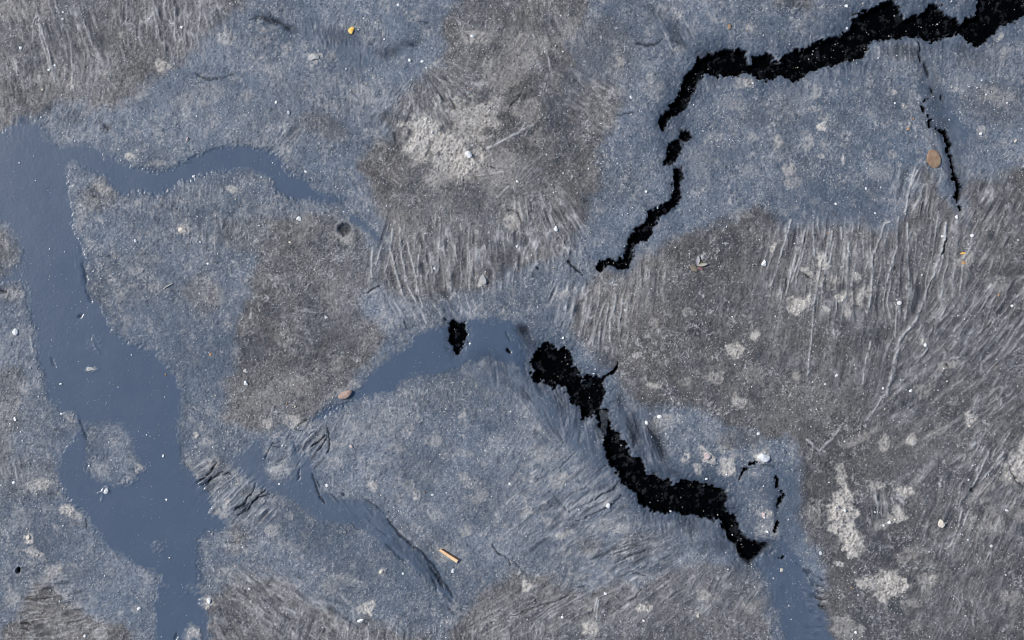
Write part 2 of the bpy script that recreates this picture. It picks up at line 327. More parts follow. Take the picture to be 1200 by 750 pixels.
# ------------------------------------------------------------------ wrinkle fields
# (cx, cy, rx, ry, rot, direction of the ridges deg (x right, y down), focal distance (0 = parallel, + = fan opening away), spacing, height, edge softness, mask noise)
WR = [
 (60,50,80,62,0, 74,0,6.5,1.1),(190,22,75,46,0, 82,420,8,1.7),(235,45,60,34,0,88,0,6,.9),(90,90,70,34,0,96,0,5.5,.9),
 (80,138,52,24,10,118,160,5,.9),(15,95,30,60,0,84,0,6,.8),(105,50,40,50,0,66,0,9,1.2),
 (400,38,52,22,8,90,0,5,1.2),(440,60,25,14,-20,95,0,5,.8),(325,160,26,26,0,-55,0,7,1.4),(418,112,36,28,0,84,0,7,.9),(393,120,30,20,0,92,0,5,.8),
 (600,200,1,1,0,0,0,5,.1),
 (640,262,52,52,0,72,120,7,1.5),(700,118,56,34,20,36,0,6,1.0),(625,215,24,30,0,-30,40,6,.9),(575,230,22,20,0,60,0,6,.6),(660,300,30,26,0,96,0,7,1.2),
 (575,300,90,42,0,92,0,7.5,1.3),(520,298,60,50,0,86,-900,8,1.6),(482,318,36,55,-10,78,0,10,1.9),(450,300,24,45,0,100,0,8,1.2),(525,362,52,22,8,66,0,6.5,1.2),(475,358,30,34,10,60,0,8,1.1),
 (353,370,20,24,0,4,0,6,.9),(355,395,22,12,0,10,0,6,.5),(240,275,60,22,0,92,0,6,1.0),(190,245,36,16,0,94,0,5,.9),(215,228,70,16,-5,90,0,4.5,.7),(300,265,24,34,0,90,0,7,.9),(140,262,22,18,0,94,0,6,.6),
 (318,190,30,10,0,90,0,4,.5),(300,168,50,8,0,90,0,4,.7),(350,245,50,14,10,80,0,5,.6),(405,245,18,18,0,50,0,6,.8),
 (700,366,48,46,0,100,0,7.5,1.8),(672,352,30,34,0,112,0,7,1.3),(740,330,36,40,0,96,0,7,1.0),(765,310,30,30,0,95,0,6,.7),
 (950,318,62,56,-8,100,340,9,1.7),(1010,325,80,62,0,93,520,9,1.7),(1080,310,60,80,10,98,0,10,1.4),(990,285,95,24,2,91,0,9,1.3),(1070,225,40,30,0,102,0,8,1.6),
 (1150,270,60,70,0,115,0,8,1.1),(1150,370,70,70,0,126,0,7.5,1.2),(1180,440,60,60,0,134,0,8,1.0),(1110,400,50,60,0,124,0,8,1.1),(1075,405,26,40,20,124,0,7,1.2),(1050,410,60,80,0,106,0,11,.8),
 (1100,470,90,60,0,142,0,9,.8),(980,400,90,60,0,104,0,9,.6),(880,340,60,60,0,98,0,8,.4),
 (1155,545,52,42,-30,126,0,8,1.6),(1130,620,60,60,0,110,0,8,1.0),(1170,680,70,70,0,112,0,7,.6),(1120,700,60,60,0,120,0,7,.6),(1195,590,30,60,0,116,0,8,1.0),
 (1023,600,18,22,0,84,0,6,1.5),(1090,560,40,40,0,140,0,9,.6),
 (655,590,82,66,-20,141,0,7.5,1.0),(690,590,52,50,-30,148,-420,9,1.2),(640,560,60,40,-40,136,0,6,.6),(620,540,40,50,0,118,0,6,.7),
 (722,648,60,26,-15,156,0,8,1.5),(760,660,50,20,-15,150,0,7,.9),(700,690,120,40,-10,148,0,9,1.0),(620,710,70,36,-20,150,0,9,.9),(800,700,90,34,-10,140,0,8,.8),(850,690,60,34,0,120,0,8,.7),(700,720,30,22,0,110,0,6,1.0),
 (590,738,80,14,0,95,0,5,.9),(535,738,40,12,0,88,0,4.5,1.2),(800,645,30,20,0,60,0,5,.6),
 (62,715,44,42,0,172,0,6,1.7),(95,738,40,22,0,164,0,6,1.3),(135,745,20,12,0,120,0,6,.9),
 (345,712,90,36,20,36,0,7,1.4),(310,690,50,24,20,30,0,6,1.0),(370,735,70,22,20,110,0,7,1.2),(440,742,60,14,0,92,0,6,1.2),(270,735,40,20,0,60,0,7,.8),
 (268,585,38,34,-20,134,0,8,1.8),(240,555,24,18,-30,145,0,7,1.6),(302,592,26,24,-30,140,0,6,1.8),(326,545,20,24,0,160,-60,8,1.3),(362,520,32,26,-30,126,-160,8,1.9),(380,495,30,20,0,116,0,6,.8),
 (455,625,70,14,43,48,0,5,1.3),(500,668,55,12,52,54,0,4.5,1.7),(400,590,30,20,40,52,0,6,.8),(430,600,60,14,42,45,0,6,.9),
 (645,470,42,60,-30,70,-70,9,1.3),(690,500,30,34,0,75,50,8,1.2),(742,500,18,44,-20,74,-60,8,1.6),(768,530,14,40,-18,72,0,7,1.2),(610,400,16,30,-35,55,0,6,1.2),(600,440,28,50,-20,80,0,7,.8),
 (955,695,12,46,-18,12,0,4.2,1.4),(960,735,14,16,0,10,0,5,.8),(925,700,20,40,0,80,0,5,.4),
 (272,634,15,18,0,4,0,6,1.1),(790,30,22,32,-20,62,0,5,1.5),(780,20,20,16,0,120,0,5,.8),
 (1110,180,20,50,-20,72,0,5,1.0),(1050,60,50,16,0,90,0,7,1.2),(1120,60,40,16,0,94,0,7,.7),(960,92,60,12,-14,88,0,6,.9),(1000,80,40,12,0,92,0,6,.9),(1170,70,40,20,0,96,0,6,.6),(840,98,24,10,0,92,0,5,.6),(930,45,50,10,-14,92,0,5,.6),
 (810,620,50,18,10,86,0,6,1.1),(760,610,30,10,0,94,0,5,.7),(95,310,8,30,-15,82,0,6,.9),
 (20,430,24,30,0,120,0,6,.7),(10,550,24,26,0,80,0,6,.9),(10,300,20,30,0,80,0,6,.7),(18,345,20,16,0,110,0,6,.9),(100,620,8,20,-30,10,0,5,.8),(38,500,10,40,-20,10,0,5,.5),
 (470,540,90,50,20,120,0,7,.35),(560,620,90,60,0,60,0,7,.35),(880,200,90,60,0,75,0,7,.35),(180,330,70,60,0,60,0,7,.3),(420,495,36,18,-20,110,0,5,.8),(480,470,60,18,-10,80,0,5,.6),(560,470,60,24,0,96,0,6,.45),
 (640,640,110,40,0,140,0,7,.4),(350,100,60,50,0,60,0,6,.3),(240,130,90,40,0,70,0,6,.3),(640,30,60,30,0,80,0,6,.8),(585,60,50,40,0,120,0,7,.6),
]
j0 = vnoise(PX / 2.4, PY / 2.4, 156)
def wrinkle(cx, cy, rx, ry, rot, ang, focal, sp, amp, k):
    R = max(rx, ry) * 1.35
    w = window(cx - R, cx + R, cy - R, cy + R, 3)
    x = PX[w]; y = PY[w]
    c, s = math.cos(math.radians(rot)), math.sin(math.radians(rot))
    dx = x - cx + 7 * n2[w]; dy = y - cy + 7 * n1[w]
    q = np.sqrt(((dx * c + dy * s) / rx) ** 2 + ((dy * c - dx * s) / ry) ** 2)
    m = sstep(1.3, .6, q + .25 * mid[w]) * (1 - .7 * sstep(.75, 1, wet[w]))
    ca, sa = math.cos(math.radians(ang)), math.sin(math.radians(ang))
    if focal:
        fx, fy = cx - ca * focal, cy - sa * focal
        ex = x - fx; ey = y - fy
        r = np.sqrt(ex * ex + ey * ey)
        base = math.atan2(cy - fy, cx - fx)
        th = np.arctan2(ey, ex) - base
        th = (th + math.pi) % (2 * math.pi) - math.pi
        u = th * abs(focal); v = r
    else:
        u = -(x - cx) * sa + (y - cy) * ca
        v = (x - cx) * ca + (y - cy) * sa
    u = u + 3.2 * n1[w] + .7 * m2[w]
    s1 = 200 + 3 * k
    big_w = sp >= 9
    ln = 9 if big_w else 5
    sp = sp * .82 if big_w else max(3.4, sp * .68)
    brk = .82 + .45 * m1[w] + .28 * j0[w]
    a = vnoise(u / sp * 1.25, v / (sp * ln), s1)
    b = vnoise(u / sp * 2.3 + 7, v / (sp * 3.2), s1 + 1)
    r1 = np.clip(1 - np.abs(a) * (2.6 if big_w else 2.2), 0, 1) ** 2
    r2 = np.clip(1 - np.abs(b) * 2.1, 0, 1) ** 1.5
    br = .55 + .45 * vnoise(u / sp * .7 + 31, v / (sp * 2.2), s1 + 2)
    rr = (r1 * .75 + r2 * .35) * np.clip(br * 1.35, 0, 1.2) * np.clip(brk, .15, 1.25)
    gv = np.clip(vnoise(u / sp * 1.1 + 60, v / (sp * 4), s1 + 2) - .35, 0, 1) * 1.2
    put(Z, w, m * amp * (rr * 1.05 - gv * .9), 'add')
    put(crest, w, m * np.clip(amp, 0, 1.4) * rr * .78, 'max')
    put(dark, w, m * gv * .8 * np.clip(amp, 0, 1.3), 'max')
for k, a in enumerate(WR):
    wrinkle(*a, k)
for k, (cx, cy, rx, ry, rot, ang, foc, sp, amp) in enumerate([(492,128,50,42,0,90,52,6,1.8),(535,95,34,24,20,30,60,6,1.4),(455,130,20,30,20,110,90,6,1.1),(520,120,20,24,0,66,60,6,1.4)]):
    wrinkle(cx, cy, rx, ry, rot, ang, foc, sp, amp, 300 + k)

# ------------------------------------------------------------------ single ridges (light) and furrows (dark): points, half width, height, black
RIDGES = [
 ([(48,30),(57,60),(64,95)],1.1,1.6),([(46,28),(50,50),(60,85)],.9,1.2),([(82,50),(84,75),(86,105)],1.1,1.2),([(180,10),(184,45)],1.1,1.2),([(205,8),(206,48)],1,1.1),([(216,10),(218,52)],1,1.1),([(235,5),(232,45)],1,1.0),
 ([(572,174),(590,165),(605,157),(625,146)],1.3,1.7),([(558,206),(590,202)],.9,1.0),([(583,232),(596,219)],.9,1.4),([(1176,250),(1180,240)],.8,1.0),
 ([(460,268),(457,290),(466,325),(472,345)],1.2,1.8),([(469,268),(470,300),(478,335),(500,378)],1.1,1.6),([(477,285),(488,330),(495,360)],1.0,1.3),([(436,290),(435,325)],1.1,1.2),([(447,285),(440,310)],1.0,1.2),([(490,300),(488,345)],1.0,1.4),([(551,295),(550,340)],1,1.2),([(565,300),(566,345)],1,1.0),
 ([(1108,262),(1107,280),(1102,300),(1096,318),(1090,332),(1083,350),(1073,375),(1060,390),(1053,400),(1049,420),(1045,438),(1042,450),(1038,462)],1.9,2.6),
 ([(1036,462),(1024,480),(1014,493)],1.2,1.4),([(1076,200),(1066,222),(1060,250)],1.2,1.6),([(1073,196),(1063,232)],1.1,1.2),([(1043,260),(1037,262),(1023,300),(1021,330),(1018,360)],1.2,1.7),([(1053,255),(1050,290),(1040,330)],1.2,1.4),([(1063,262),(1064,300),(1066,340),(1060,375)],1.1,1.3),([(936,262),(934,290),(926,325),(922,345)],1.1,1.5),([(944,268),(938,300),(928,330)],1.1,1.4),([(927,258),(922,278),(915,300),(904,335)],1.1,1.4),([(986,268),(986,280)],1.5,1.2),([(975,272),(974,285)],1.2,1.2),([(953,270),(954,300)],1.1,1.2),([(963,300),(955,350),(950,400),(947,440)],1,1.0),([(1051,345),(1050,370),(1049,395)],1,1.1),([(1020,400),(1014,425),(1010,450)],1,1.0),
 ([(988,183),(988,193)],1.2,1.0),([(1160,528),(1150,548),(1140,570)],1.3,1.6),([(1176,530),(1162,550),(1148,566)],1.3,1.8),([(1128,598),(1122,620),(1114,640)],1.2,1.3),([(1135,600),(1130,615)],1.1,1.0),
 ([(700,316),(712,340)],.7,.6),([(650,410),(662,424)],.8,.8),([(660,470),(664,460)],.8,.0),([(704,380),(702,410)],1.1,1.3),([(715,375),(714,400)],1.1,1.4),([(722,345),(720,370)],1.0,1.3),([(730,350),(726,380)],1.0,1.0),([(691,340),(682,350)],1.4,1.5),
 ([(650,462),(660,474)],1.3,1.2),([(108,660),(122,648)],.8,.7),([(117,415),(110,405)],.8,.7),([(35,395),(38,412)],.9,.8),([(192,338),(202,332)],.9,1.3),([(880,540),(896,536)],1,0),([(700,700),(697,716)],1,1.3),([(702,703),(699,722)],1,1.2),
 ([(1050,425),(1046,445)],1.2,1.2),([(945,515),(960,528),(975,515),(985,500)],1.3,1.0),([(640,55),(648,90)],1,.6),
 ([(60,672),(64,690),(80,702)],1.5,.6),([(285,640),(290,650)],1,.5),([(120,575),(119,588)],1.0,.7),([(115,579),(126,573)],1.0,.7),
]
for pts, hw, h in RIDGES:
    w, q = line_dist(pts, hw)
    k = np.exp(-(q * .95 + .25 * j0[w]) ** 2) * np.clip(.75 + .5 * j0[w] + .5 * m2[w], .1, 1.15)
    put(Z, w, h * k, 'add'); put(crest, w, np.clip(.5 + .5 * h, 0, 1.2) * k)
FURROWS = [
 # folds between the two small films
 ([(229,566),(240,558),(250,548),(256,542)],1.2,2.2,1.0),([(233,569),(246,562),(254,556),(263,551)],1.1,2.0,.9),([(237,573),(248,556)],.9,1.5,.8),([(263,556),(268,554),(272,557)],1.4,2,.9),([(245,562),(258,556)],1.0,1.6,.8),
 ([(275,596),(285,590),(294,580),(300,566)],1.3,2.4,1.0),([(277,604),(290,597),(298,588),(304,580),(311,573)],1.2,2.2,1.0),([(270,598),(283,594),(292,590)],1.1,1.8,.8),([(296,590),(303,583),(317,578)],1.1,1.8,.9),([(283,600),(292,590)],1,1.8,.8),
 ([(346,502),(352,496),(360,490)],1.2,1.8,.8),([(347,503),(355,506)],1.3,2.0,.9),([(365,524),(375,518),(384,508)],1.2,2.2,1),([(372,530),(380,520),(385,510)],1.2,2.2,1),([(383,499),(387,512),(386,525),(384,532)],1.2,2.0,1),([(361,512),(369,504)],1.1,1.6,.8),([(345,520),(349,532)],.9,1.4,.6),([(348,562),(351,550)],1.1,1.8,.9),([(310,537),(318,520),(330,517)],1.0,1.6,.8),([(320,546),(333,541)],.8,1.2,.6),([(317,522),(328,524)],1.0,1.4,.8),
 ([(366,553),(370,568),(375,580),(382,590)],1.3,2.2,.9),([(370,560),(376,572)],1.0,1.6,.8),([(385,574),(392,582),(400,590)],1,1.5,.6),([(402,576),(404,580)],1.2,1.5,.8),
 ([(425,583),(440,592),(452,606)],.8,1.4,.7),([(452,608),(463,620),(473,632),(485,642)],1.2,2.2,.95),([(485,640),(497,650),(508,664),(518,680)],1.2,2.4,.95),([(500,660),(512,676),(520,690)],1.0,2,.9),([(510,672),(524,688),(531,702)],1.1,2.2,.95),([(452,638),(463,648),(475,660)],.9,1.5,.7),([(505,676),(514,690)],.9,1.6,.8),([(525,712),(534,720)],1.1,1.6,.8),([(410,612),(425,625)],.7,1,.4),([(440,618),(455,630)],.7,1.1,.4),
 # thin cracks
 ([(665,305),(673,313),(682,323)],[1.2,1.4,.5],2.6,.9),([(746,52),(757,53),(768,52),(777,45)],[.9,1.4,1.1,.7],1.8,.7),([(721,136),(735,134),(745,132),(754,130)],[.5,.9,.8,.3],1.4,.5),([(628,314),(631,316)],1.2,2,1.0),([(800,168),(803,160)],.9,1.5,.7),
 ([(1078,50),(1078,60),(1079,72)],[1,1.2,.9],3,1.0),([(1083,74),(1086,82),(1088,90)],[1.4,1.8,1],2.5,.9),([(1092,103),(1093,106)],1.5,2.5,.9),
 ([(228,86),(236,90),(244,92),(256,92),(275,88)],[.6,1.1,1.3,.9,.4],1.6,.6),([(492,24),(505,27)],1,1.2,.5),([(480,22),(498,28)],.8,.8,.3),([(120,146),(128,152)],1.8,1.6,.55),
 ([(96,308),(99,320),(101,332)],[.7,1.4,.6],2.0,.85),([(101,340),(107,352)],[.8,1.6],1.8,.8),([(90,372),(96,368)],.9,1.2,.6),([(0,340),(10,343)],1.4,1.6,.7),([(60,420),(64,432)],.7,.9,.4),
 ([(577,638),(583,648),(595,656),(599,662)],[.6,1.3,.8,.5],1.8,.8),([(600,655),(612,668)],.8,1.2,.4),([(645,575),(655,588),(668,600)],[.6,1.1,.5],1.2,.5),([(430,343),(436,338),(445,335)],[.6,1.3,.5],1.8,.8),([(420,348),(430,343)],.6,1.2,.5),([(472,374),(477,386)],.9,1.6,.7),([(592,388),(597,400)],.8,1.4,.6),([(593,408),(597,413)],1.3,2,.9),([(520,372),(523,376)],1.3,2,.9),
 ([(690,588),(705,580),(718,573),(730,560)],[.6,1.2,1.3,.6],1.6,.8),([(675,610),(700,600),(720,588),(728,578)],[.5,1.1,1.2,.6],1.6,.75),([(668,600),(690,588),(700,578)],.7,1.2,.5),([(655,548),(668,536),(678,528)],.9,1.3,.6),([(680,575),(695,562),(707,550)],.8,1.1,.5),([(640,598),(650,592)],.8,1,.5),
 ([(720,660),(735,653),(752,646),(757,642)],1.1,1.6,.75),([(715,650),(735,644),(750,638)],.9,1.4,.6),([(700,655),(715,648)],.9,1.2,.5),([(742,672),(756,672)],1.2,1.8,.8),([(725,678),(740,668),(755,660)],.9,1.2,.5),([(650,705),(667,696)],1.1,1.5,.7),([(600,722),(625,712),(650,704)],.8,1.1,.4),([(715,720),(735,706),(752,690)],.9,1.3,.6),([(676,688),(687,686)],1.4,1.4,.7),
 ([(1048,312),(1050,318)],1.0,1.4,.7),([(941,322),(953,330)],1.1,1.6,.7),([(923,325),(921,345)],.8,1.2,.6),([(1109,425),(1112,430)],1.3,1.8,.7),([(1110,280),(1106,294),(1103,300)],[1.2,1.3,.5],2.2,.85),([(1093,325),(1086,345)],.8,1.5,.6),([(1184,550),(1190,562),(1200,572)],1.2,1.8,.7),([(1138,572),(1140,577)],1.5,1.5,.7),
 ([(553,198),(560,212)],3.0,1.2,.45),([(558,160),(566,172)],2.6,1,.45),([(527,125),(533,128)],3.0,1.4,.55),([(462,155),(463,165)],2,1.6,.5),([(575,196),(582,198)],1.8,2,.9),([(594,246),(600,245),(608,250),(611,260)],.8,1.3,.6),([(596,125),(606,118),(612,108)],1.0,1.3,.5),([(505,172),(500,182),(510,165)],1.2,1.2,.5),
 ([(930,655),(945,672),(955,690)],.7,.8,.3),([(959,677),(966,682)],1,1.6,.7),([(957,693),(968,697)],.9,1.5,.7),([(956,700),(970,704)],.9,1.5,.7),([(958,709),(970,712)],.9,1.5,.7),([(954,685),(966,688)],.9,1.5,.7),
 ([(24,730),(35,731)],2.0,2,.8),([(24,738),(34,739)],1.6,1.8,.7),([(30,702),(45,702),(60,700)],.9,1.2,.5),([(205,750),(207,740)],1.3,1.4,.5),([(93,492),(97,505),(100,515)],1.3,1.4,.5),
 ([(890,545),(902,546),(908,549)],.9,1.2,.5),([(760,500),(772,515),(778,535)],[.8,2.4,1.2],1.2,.35),([(735,497),(744,515),(742,524)],[1.0,2.6,1.2],1.2,.35),  # the two wide bank bands: carved folds with their shade blackened in
 ([(55,580),(66,580)],.9,1.0,.4),([(100,607),(103,620)],1.0,1.2,.5),([(786,45),(800,50)],.9,1.2,.5),([(316,15),(322,24),(340,34)],[1,2.2,1.2],1.4,.5),([(293,23),(303,21),(316,24)],[1,2,1.6],1.4,.5),
 ([(480,52),(490,54)],1.2,1.4,.6),([(1152,390),(1160,380)],1,.8,.3),
]
for pts, hw, h, b in FURROWS:
    if not hasattr(hw, '__len__'):
        pts = [pts[0]] + [((pts[0][0] * 2 + pts[1][0]) / 3, (pts[0][1] * 2 + pts[1][1]) / 3)] + list(pts[1:-1]) + [((pts[-1][0] * 2 + pts[-2][0]) / 3, (pts[-1][1] * 2 + pts[-2][1]) / 3)] + [pts[-1]]
        hw = [hw * .25] + [hw] * (len(pts) - 2) + [hw * .2]
    if 225 < pts[0][0] < 392 and 488 < pts[0][1] < 606: hw = [v * .74 for v in hw]; h *= .8
    if 90 < pts[0][0] < 103 and 300 < pts[0][1] < 345: b *= .4; h *= .5
    if 630 < pts[0][0] < 760 and pts[0][1] > 520: hw = [v * .72 for v in hw]; b *= .8
    w, q = line_dist(pts, hw, 14, (1.2, 2.4))
    q = q * (1.05 + .45 * j0[w] + .3 * m2[w])
    k = np.exp(-(q * .8) ** 2)
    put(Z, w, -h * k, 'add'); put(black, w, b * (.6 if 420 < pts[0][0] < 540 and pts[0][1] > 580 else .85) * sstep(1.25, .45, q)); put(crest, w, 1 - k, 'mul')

# soft dark patches: bare pitch stains, and shade painted on the folded crack banks (x,y,rx,ry,rot,s)
for (x, y, rx, ry, r, s) in [(318,25,16,5,15,.75),(340,34,11,5,35,.65),(400,42,26,11,5,.45),(460,60,18,6,-15,.6),(480,51,14,5,-10,.55),(792,35,11,22,-20,.6),(765,14,6,12,20,.5),(85,136,16,9,-30,.45),(30,138,14,6,0,.35),(340,160,14,8,-55,.45),(1103,150,13,20,-25,.5),(1121,200,11,38,-8,.5),(1094,115,12,26,-10,.45),(1082,80,7,24,-4,.4),(912,590,7,30,0,.35),(709,498,6,14,-12,.85),(255,552,22,7,-35,.3),(290,592,20,8,-35,.3),(374,520,16,10,-50,.3),(500,665,34,8,52,.4),(700,505,7,12,0,.5),(905,652,12,6,0,.3),(1030,602,12,12,0,.35),(1145,570,10,5,-30,.3),(70,420,1,1,0,.1),(100,320,4,16,-8,.3),(120,360,4,16,-40,.25),(612,389,11,6,35,1.0),(622,400,15,8,40,.7),(680,480,14,16,0,.35),(640,455,10,20,-30,.3),(744,505,12,32,-15,.85),(772,520,9,34,-20,.85),(728,470,8,18,-25,.6),(655,470,12,22,-20,.6),(632,450,7,18,-25,.5),(790,555,12,6,30,.6),(735,480,10,14,0,.3),
    (805,610,16,9,15,.6),(812,620,10,8,0,.5),(828,640,5,10,20,.5),(848,640,12,9,0,.5),(820,600,24,6,5,.3),(1055,57,12,7,0,.55),(1067,62,8,8,0,.45),(1128,54,7,6,30,.5),(1103,115,4,6,0,.6),(1045,65,10,6,0,.4),(1010,66,20,5,0,.4),(945,92,30,5,-15,.3),
    (837,92,16,6,0,.35),(800,140,10,14,35,.45),(575,425,14,18,0,.35),(588,430,8,14,0,.3),(127,150,7,6,0,.5),(562,420,20,10,0,.15),(403,268,8,7,0,.75),(622,350,20,14,0,.12),(700,500,8,10,0,.6),(712,508,7,9,0,.6),
    (60,700,10,10,0,.1),(375,145,24,12,0,.2),(1060,230,14,10,0,.2),(958,432,6,5,0,.35),(1130,400,8,8,0,.2),(1193,356,6,5,0,.35),(540,215,30,10,0,.3),(560,230,40,30,0,.2),(640,200,26,30,0,.25),(555,20,20,16,0,.15),(585,60,16,14,0,.3),(450,230,14,20,0,.2),(310,410,24,40,0,.15),(400,395,20,18,0,.15),(875,645,12,8,-30,.8),
    (1115,170,8,30,-15,.4),(1040,640,26,14,0,.15),(1125,590,14,12,0,.15),(1000,540,40,20,0,.12),(885,512,20,8,0,.2),(415,40,30,12,0,.25),(455,60,16,8,-20,.35),(470,108,16,5,0,.2),(900,700,20,8,0,.15)]:
    R = max(rx, ry) * 1.8
    w = window(x - R, x + R, y - R, y + R, 3)
    c, sn = math.cos(math.radians(r)), math.sin(math.radians(r))
    dx = PX[w] - x + 5 * n1[w] + 2 * m1[w]; dy = PY[w] - y + 5 * n2[w] + 2 * m2[w]
    q = np.sqrt(((dx * c + dy * sn) / rx) ** 2 + ((dy * c - dx * sn) / ry) ** 2)
    put(dark, w, s * sstep(1.5, .2, q)); put(Z, w, -1.6 * s * sstep(1.6, .1, q), 'add')

# two sharp little pits
for (x, y, rx, ry, dp) in [(403,268,7.5,7,2.6),(21,669,3.2,5,6.0),(1103,115,2,3,2)]:
    w = window(x - 14, x + 14, y - 14, y + 14, 2)
    q = np.sqrt(((PX[w] - x + 3 * m1[w]) / rx) ** 2 + ((PY[w] - y + 3 * m2[w]) / ry) ** 2)
    put(Z, w, -dp * sstep(1.15, .7, q) + .8 * np.exp(-((q - 1.35) / .25) ** 2), 'add'); put(black, w, (.2 if dp < 5 else .9) * sstep(1.1, .7, q))
    put(crest, w, .35 * np.exp(-((q - 1.35) / .25) ** 2))

# ------------------------------------------------------------------ open cracks
CRACKS = [
 ([(778,154),(773,148),(775,140),(780,132),(790,118),(797,105),(803,90),(812,78),(818,70),(830,66),(840,66),(850,60),(858,58),(868,58),(873,64),(875,74),(878,76),(882,67),(895,63),(901,62),(906,71),(915,72),(920,62),(935,58),(950,52),(960,48),(975,44),(985,42),(998,36),(1001,20),(1015,12),(1030,4),(1045,0),(1050,5),(1056,10),(1058,22),(1070,18),(1085,14),(1092,4),(1102,6),(1108,14),(1112,20),(1125,25),(1135,22),(1147,15),(1148,-6),(1160,-30),(1290,-60),(1290,10),(1205,16),(1195,20),(1187,26),(1172,30),(1165,38),(1158,45),(1150,50),(1143,53),(1135,45),(1125,38),(1115,37),(1105,42),(1095,45),(1085,43),(1075,42),(1065,42),(1055,45),(1045,42),(1035,47),(1022,48),(1015,58),(1012,68),(1000,70),(985,72),(975,76),(960,80),(945,86),(932,94),(922,90),(912,86),(905,92),(895,92),(885,88),(880,82),(870,82),(860,87),(850,86),(838,86),(825,85),(818,98),(813,110),(808,122),(800,130),(790,134),(782,142),(779,150)], 9.5, 3.6),
 ([(800,153),(806,154),(811,162),(806,167),(800,163)], 8, 1.5),
 ([(785,168),(796,165),(800,172),(798,180),(790,188),(785,193),(777,192),(783,183),(784,175)], 7, 2.4),
 ([(791,198),(799,198),(801,204),(798,216),(796,230),(790,242),(780,250),(775,250),(767,262),(764,270),(756,281),(744,286),(743,295),(742,303),(735,313),(726,316),(715,313),(707,313),(702,319),(698,317),(702,308),(711,303),(724,306),(733,299),(737,288),(740,277),(750,267),(759,257),(761,248),(768,245),(776,241),(785,234),(790,224),(791,210)], 7, 2.4),
 ([(637,402),(642,403),(650,409),(658,410),(663,411),(668,416),(671,426),(668,433),(676,433),(679,440),(681,448),(686,447),(688,440),(697,441),(704,448),(707,456),(706,466),(704,478),(712,480),(713,490),(717,505),(725,510),(724,518),(732,522),(738,530),(742,536),(752,537),(755,550),(760,558),(766,556),(775,563),(785,562),(789,571),(796,565),(802,564),(815,566),(825,570),(830,568),(840,573),(850,575),(852,585),(850,592),(854,600),(860,605),(864,612),(865,622),(868,629),(877,633),(887,636),(900,638),(893,646),(885,653),(877,657),(870,656),(866,645),(863,637),(856,634),(852,628),(850,620),(845,606),(838,608),(825,607),(815,603),(800,600),(790,600),(780,600),(768,598),(757,593),(750,588),(748,578),(738,574),(732,568),(725,560),(722,552),(714,545),(712,530),(707,522),(707,512),(703,500),(699,488),(696,484),(690,490),(683,491),(681,487),(680,477),(671,470),(668,462),(660,453),(650,450),(648,457),(643,455),(637,446),(629,449),(624,446),(623,438),(628,433),(622,427),(622,420),(626,412),(634,407)], 9, 3.2),
 ([(527,378),(532,373),(536,378),(545,381),(546,390),(543,400),(541,408),(536,417),(531,415),(532,405),(527,400),(528,388)], 7, 2.0),
]
THIN = [
 ([(702,450),(708,443),(713,440),(719,436),(723,430),(724,423)],[2.2,1.8,1.6,1.6,1.3,.8],10),
 ([(867,562),(872,552),(878,545),(887,541)],[.8,1.5,1.6,1.8],8),
 ([(910,558),(911,568),(910,570)],[1.2,2.2,1.4],8),([(915,571),(917,580),(917,584)],[1.6,2.2,1.4],8),([(916,580),(914,588),(911,592)],[1.6,2.0,1.2],8),([(911,594),(910,604)],[1.6,1.2],8),([(911,609),(911,616),(907,622)],[1.6,2.0,2.2],8),([(914,654),(917,653)],[1.8,1.8],8),([(905,648),(908,645)],[1.0,1.2],5),
 ([(1080,123),(1083,130)],[1.8,1.8],8),([(1088,136),(1091,145)],[1.6,2.4],9),([(1084,119),(1087,116)],[1.2,1.2],6),([(1099,150),(1106,155)],[1.4,2.2],9),([(1108,159),(1112,170),(1110,178)],[2,2.6,1.8],10),([(1112,176),(1114,188),(1117,192)],[1.6,2.4,1.6],10),([(1117,196),(1120,208)],[1.6,2.4],10),([(1122,210),(1124,225),(1123,236)],[2.4,2.8,1.8],12),([(1124,238),(1127,250)],[1.6,1.2],8),([(1092,104),(1093,107)],[1.4,1.4],6),
 ([(524,408),(525,410)],[1.2,1.2],5),([(546,400),(548,402)],[1.1,1.1],5),([(593,409),(597,413)],[1.1,1.2],4),
]
crackm = np.full(PX.shape, -99, np.float32)
crackid = np.zeros(PX.shape, np.int16)
depth = np.zeros_like(PX)
j1 = fbm(PX, PY, 4.2, 2, 141, .8); j2 = fbm(PX, PY, 4.2, 2, 151, .8)
for i, (pts, dp, rag) in enumerate(CRACKS):
    w, sd = poly_sd(pts, 60, (3.0, 2.2))
    sd = sd + .6 + rag * .9 * j1[w] + rag * .6 * j2[w] + 1.5 * j0[w] + 1.2 * mott[w]
    bank = np.exp(np.minimum(sd, 0) / (14 if dp > 8 else 6))          # the skin sags towards the opening
    put(Z, w, -(4.0 if dp > 8 else 1.5) * bank * (sd < 0) - (4.0 if dp > 8 else 1.5) * (sd >= 0), 'add')
    put(depth, w, dp * sstep(-.4, 2.6, sd))
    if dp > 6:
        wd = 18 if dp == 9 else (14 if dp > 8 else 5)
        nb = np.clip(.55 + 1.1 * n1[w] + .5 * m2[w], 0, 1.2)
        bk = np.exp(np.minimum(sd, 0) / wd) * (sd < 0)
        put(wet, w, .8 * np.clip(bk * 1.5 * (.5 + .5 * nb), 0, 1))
        put(dark, w, .72 * bk ** 1.5 * nb)  # shade of the sloping bank, painted as a band darkening towards the crack
        put(crest, w, np.exp(-((sd + 1.8) / 1.0) ** 2) * np.clip(j1[w] * 2.2, 0, .7))
    put(black, w, sstep(-1.3, .4, sd))
    upd = sd > crackm[w]
    crackid[w] = np.where(upd, i + 1, crackid[w])
    put(crackm, w, sd)
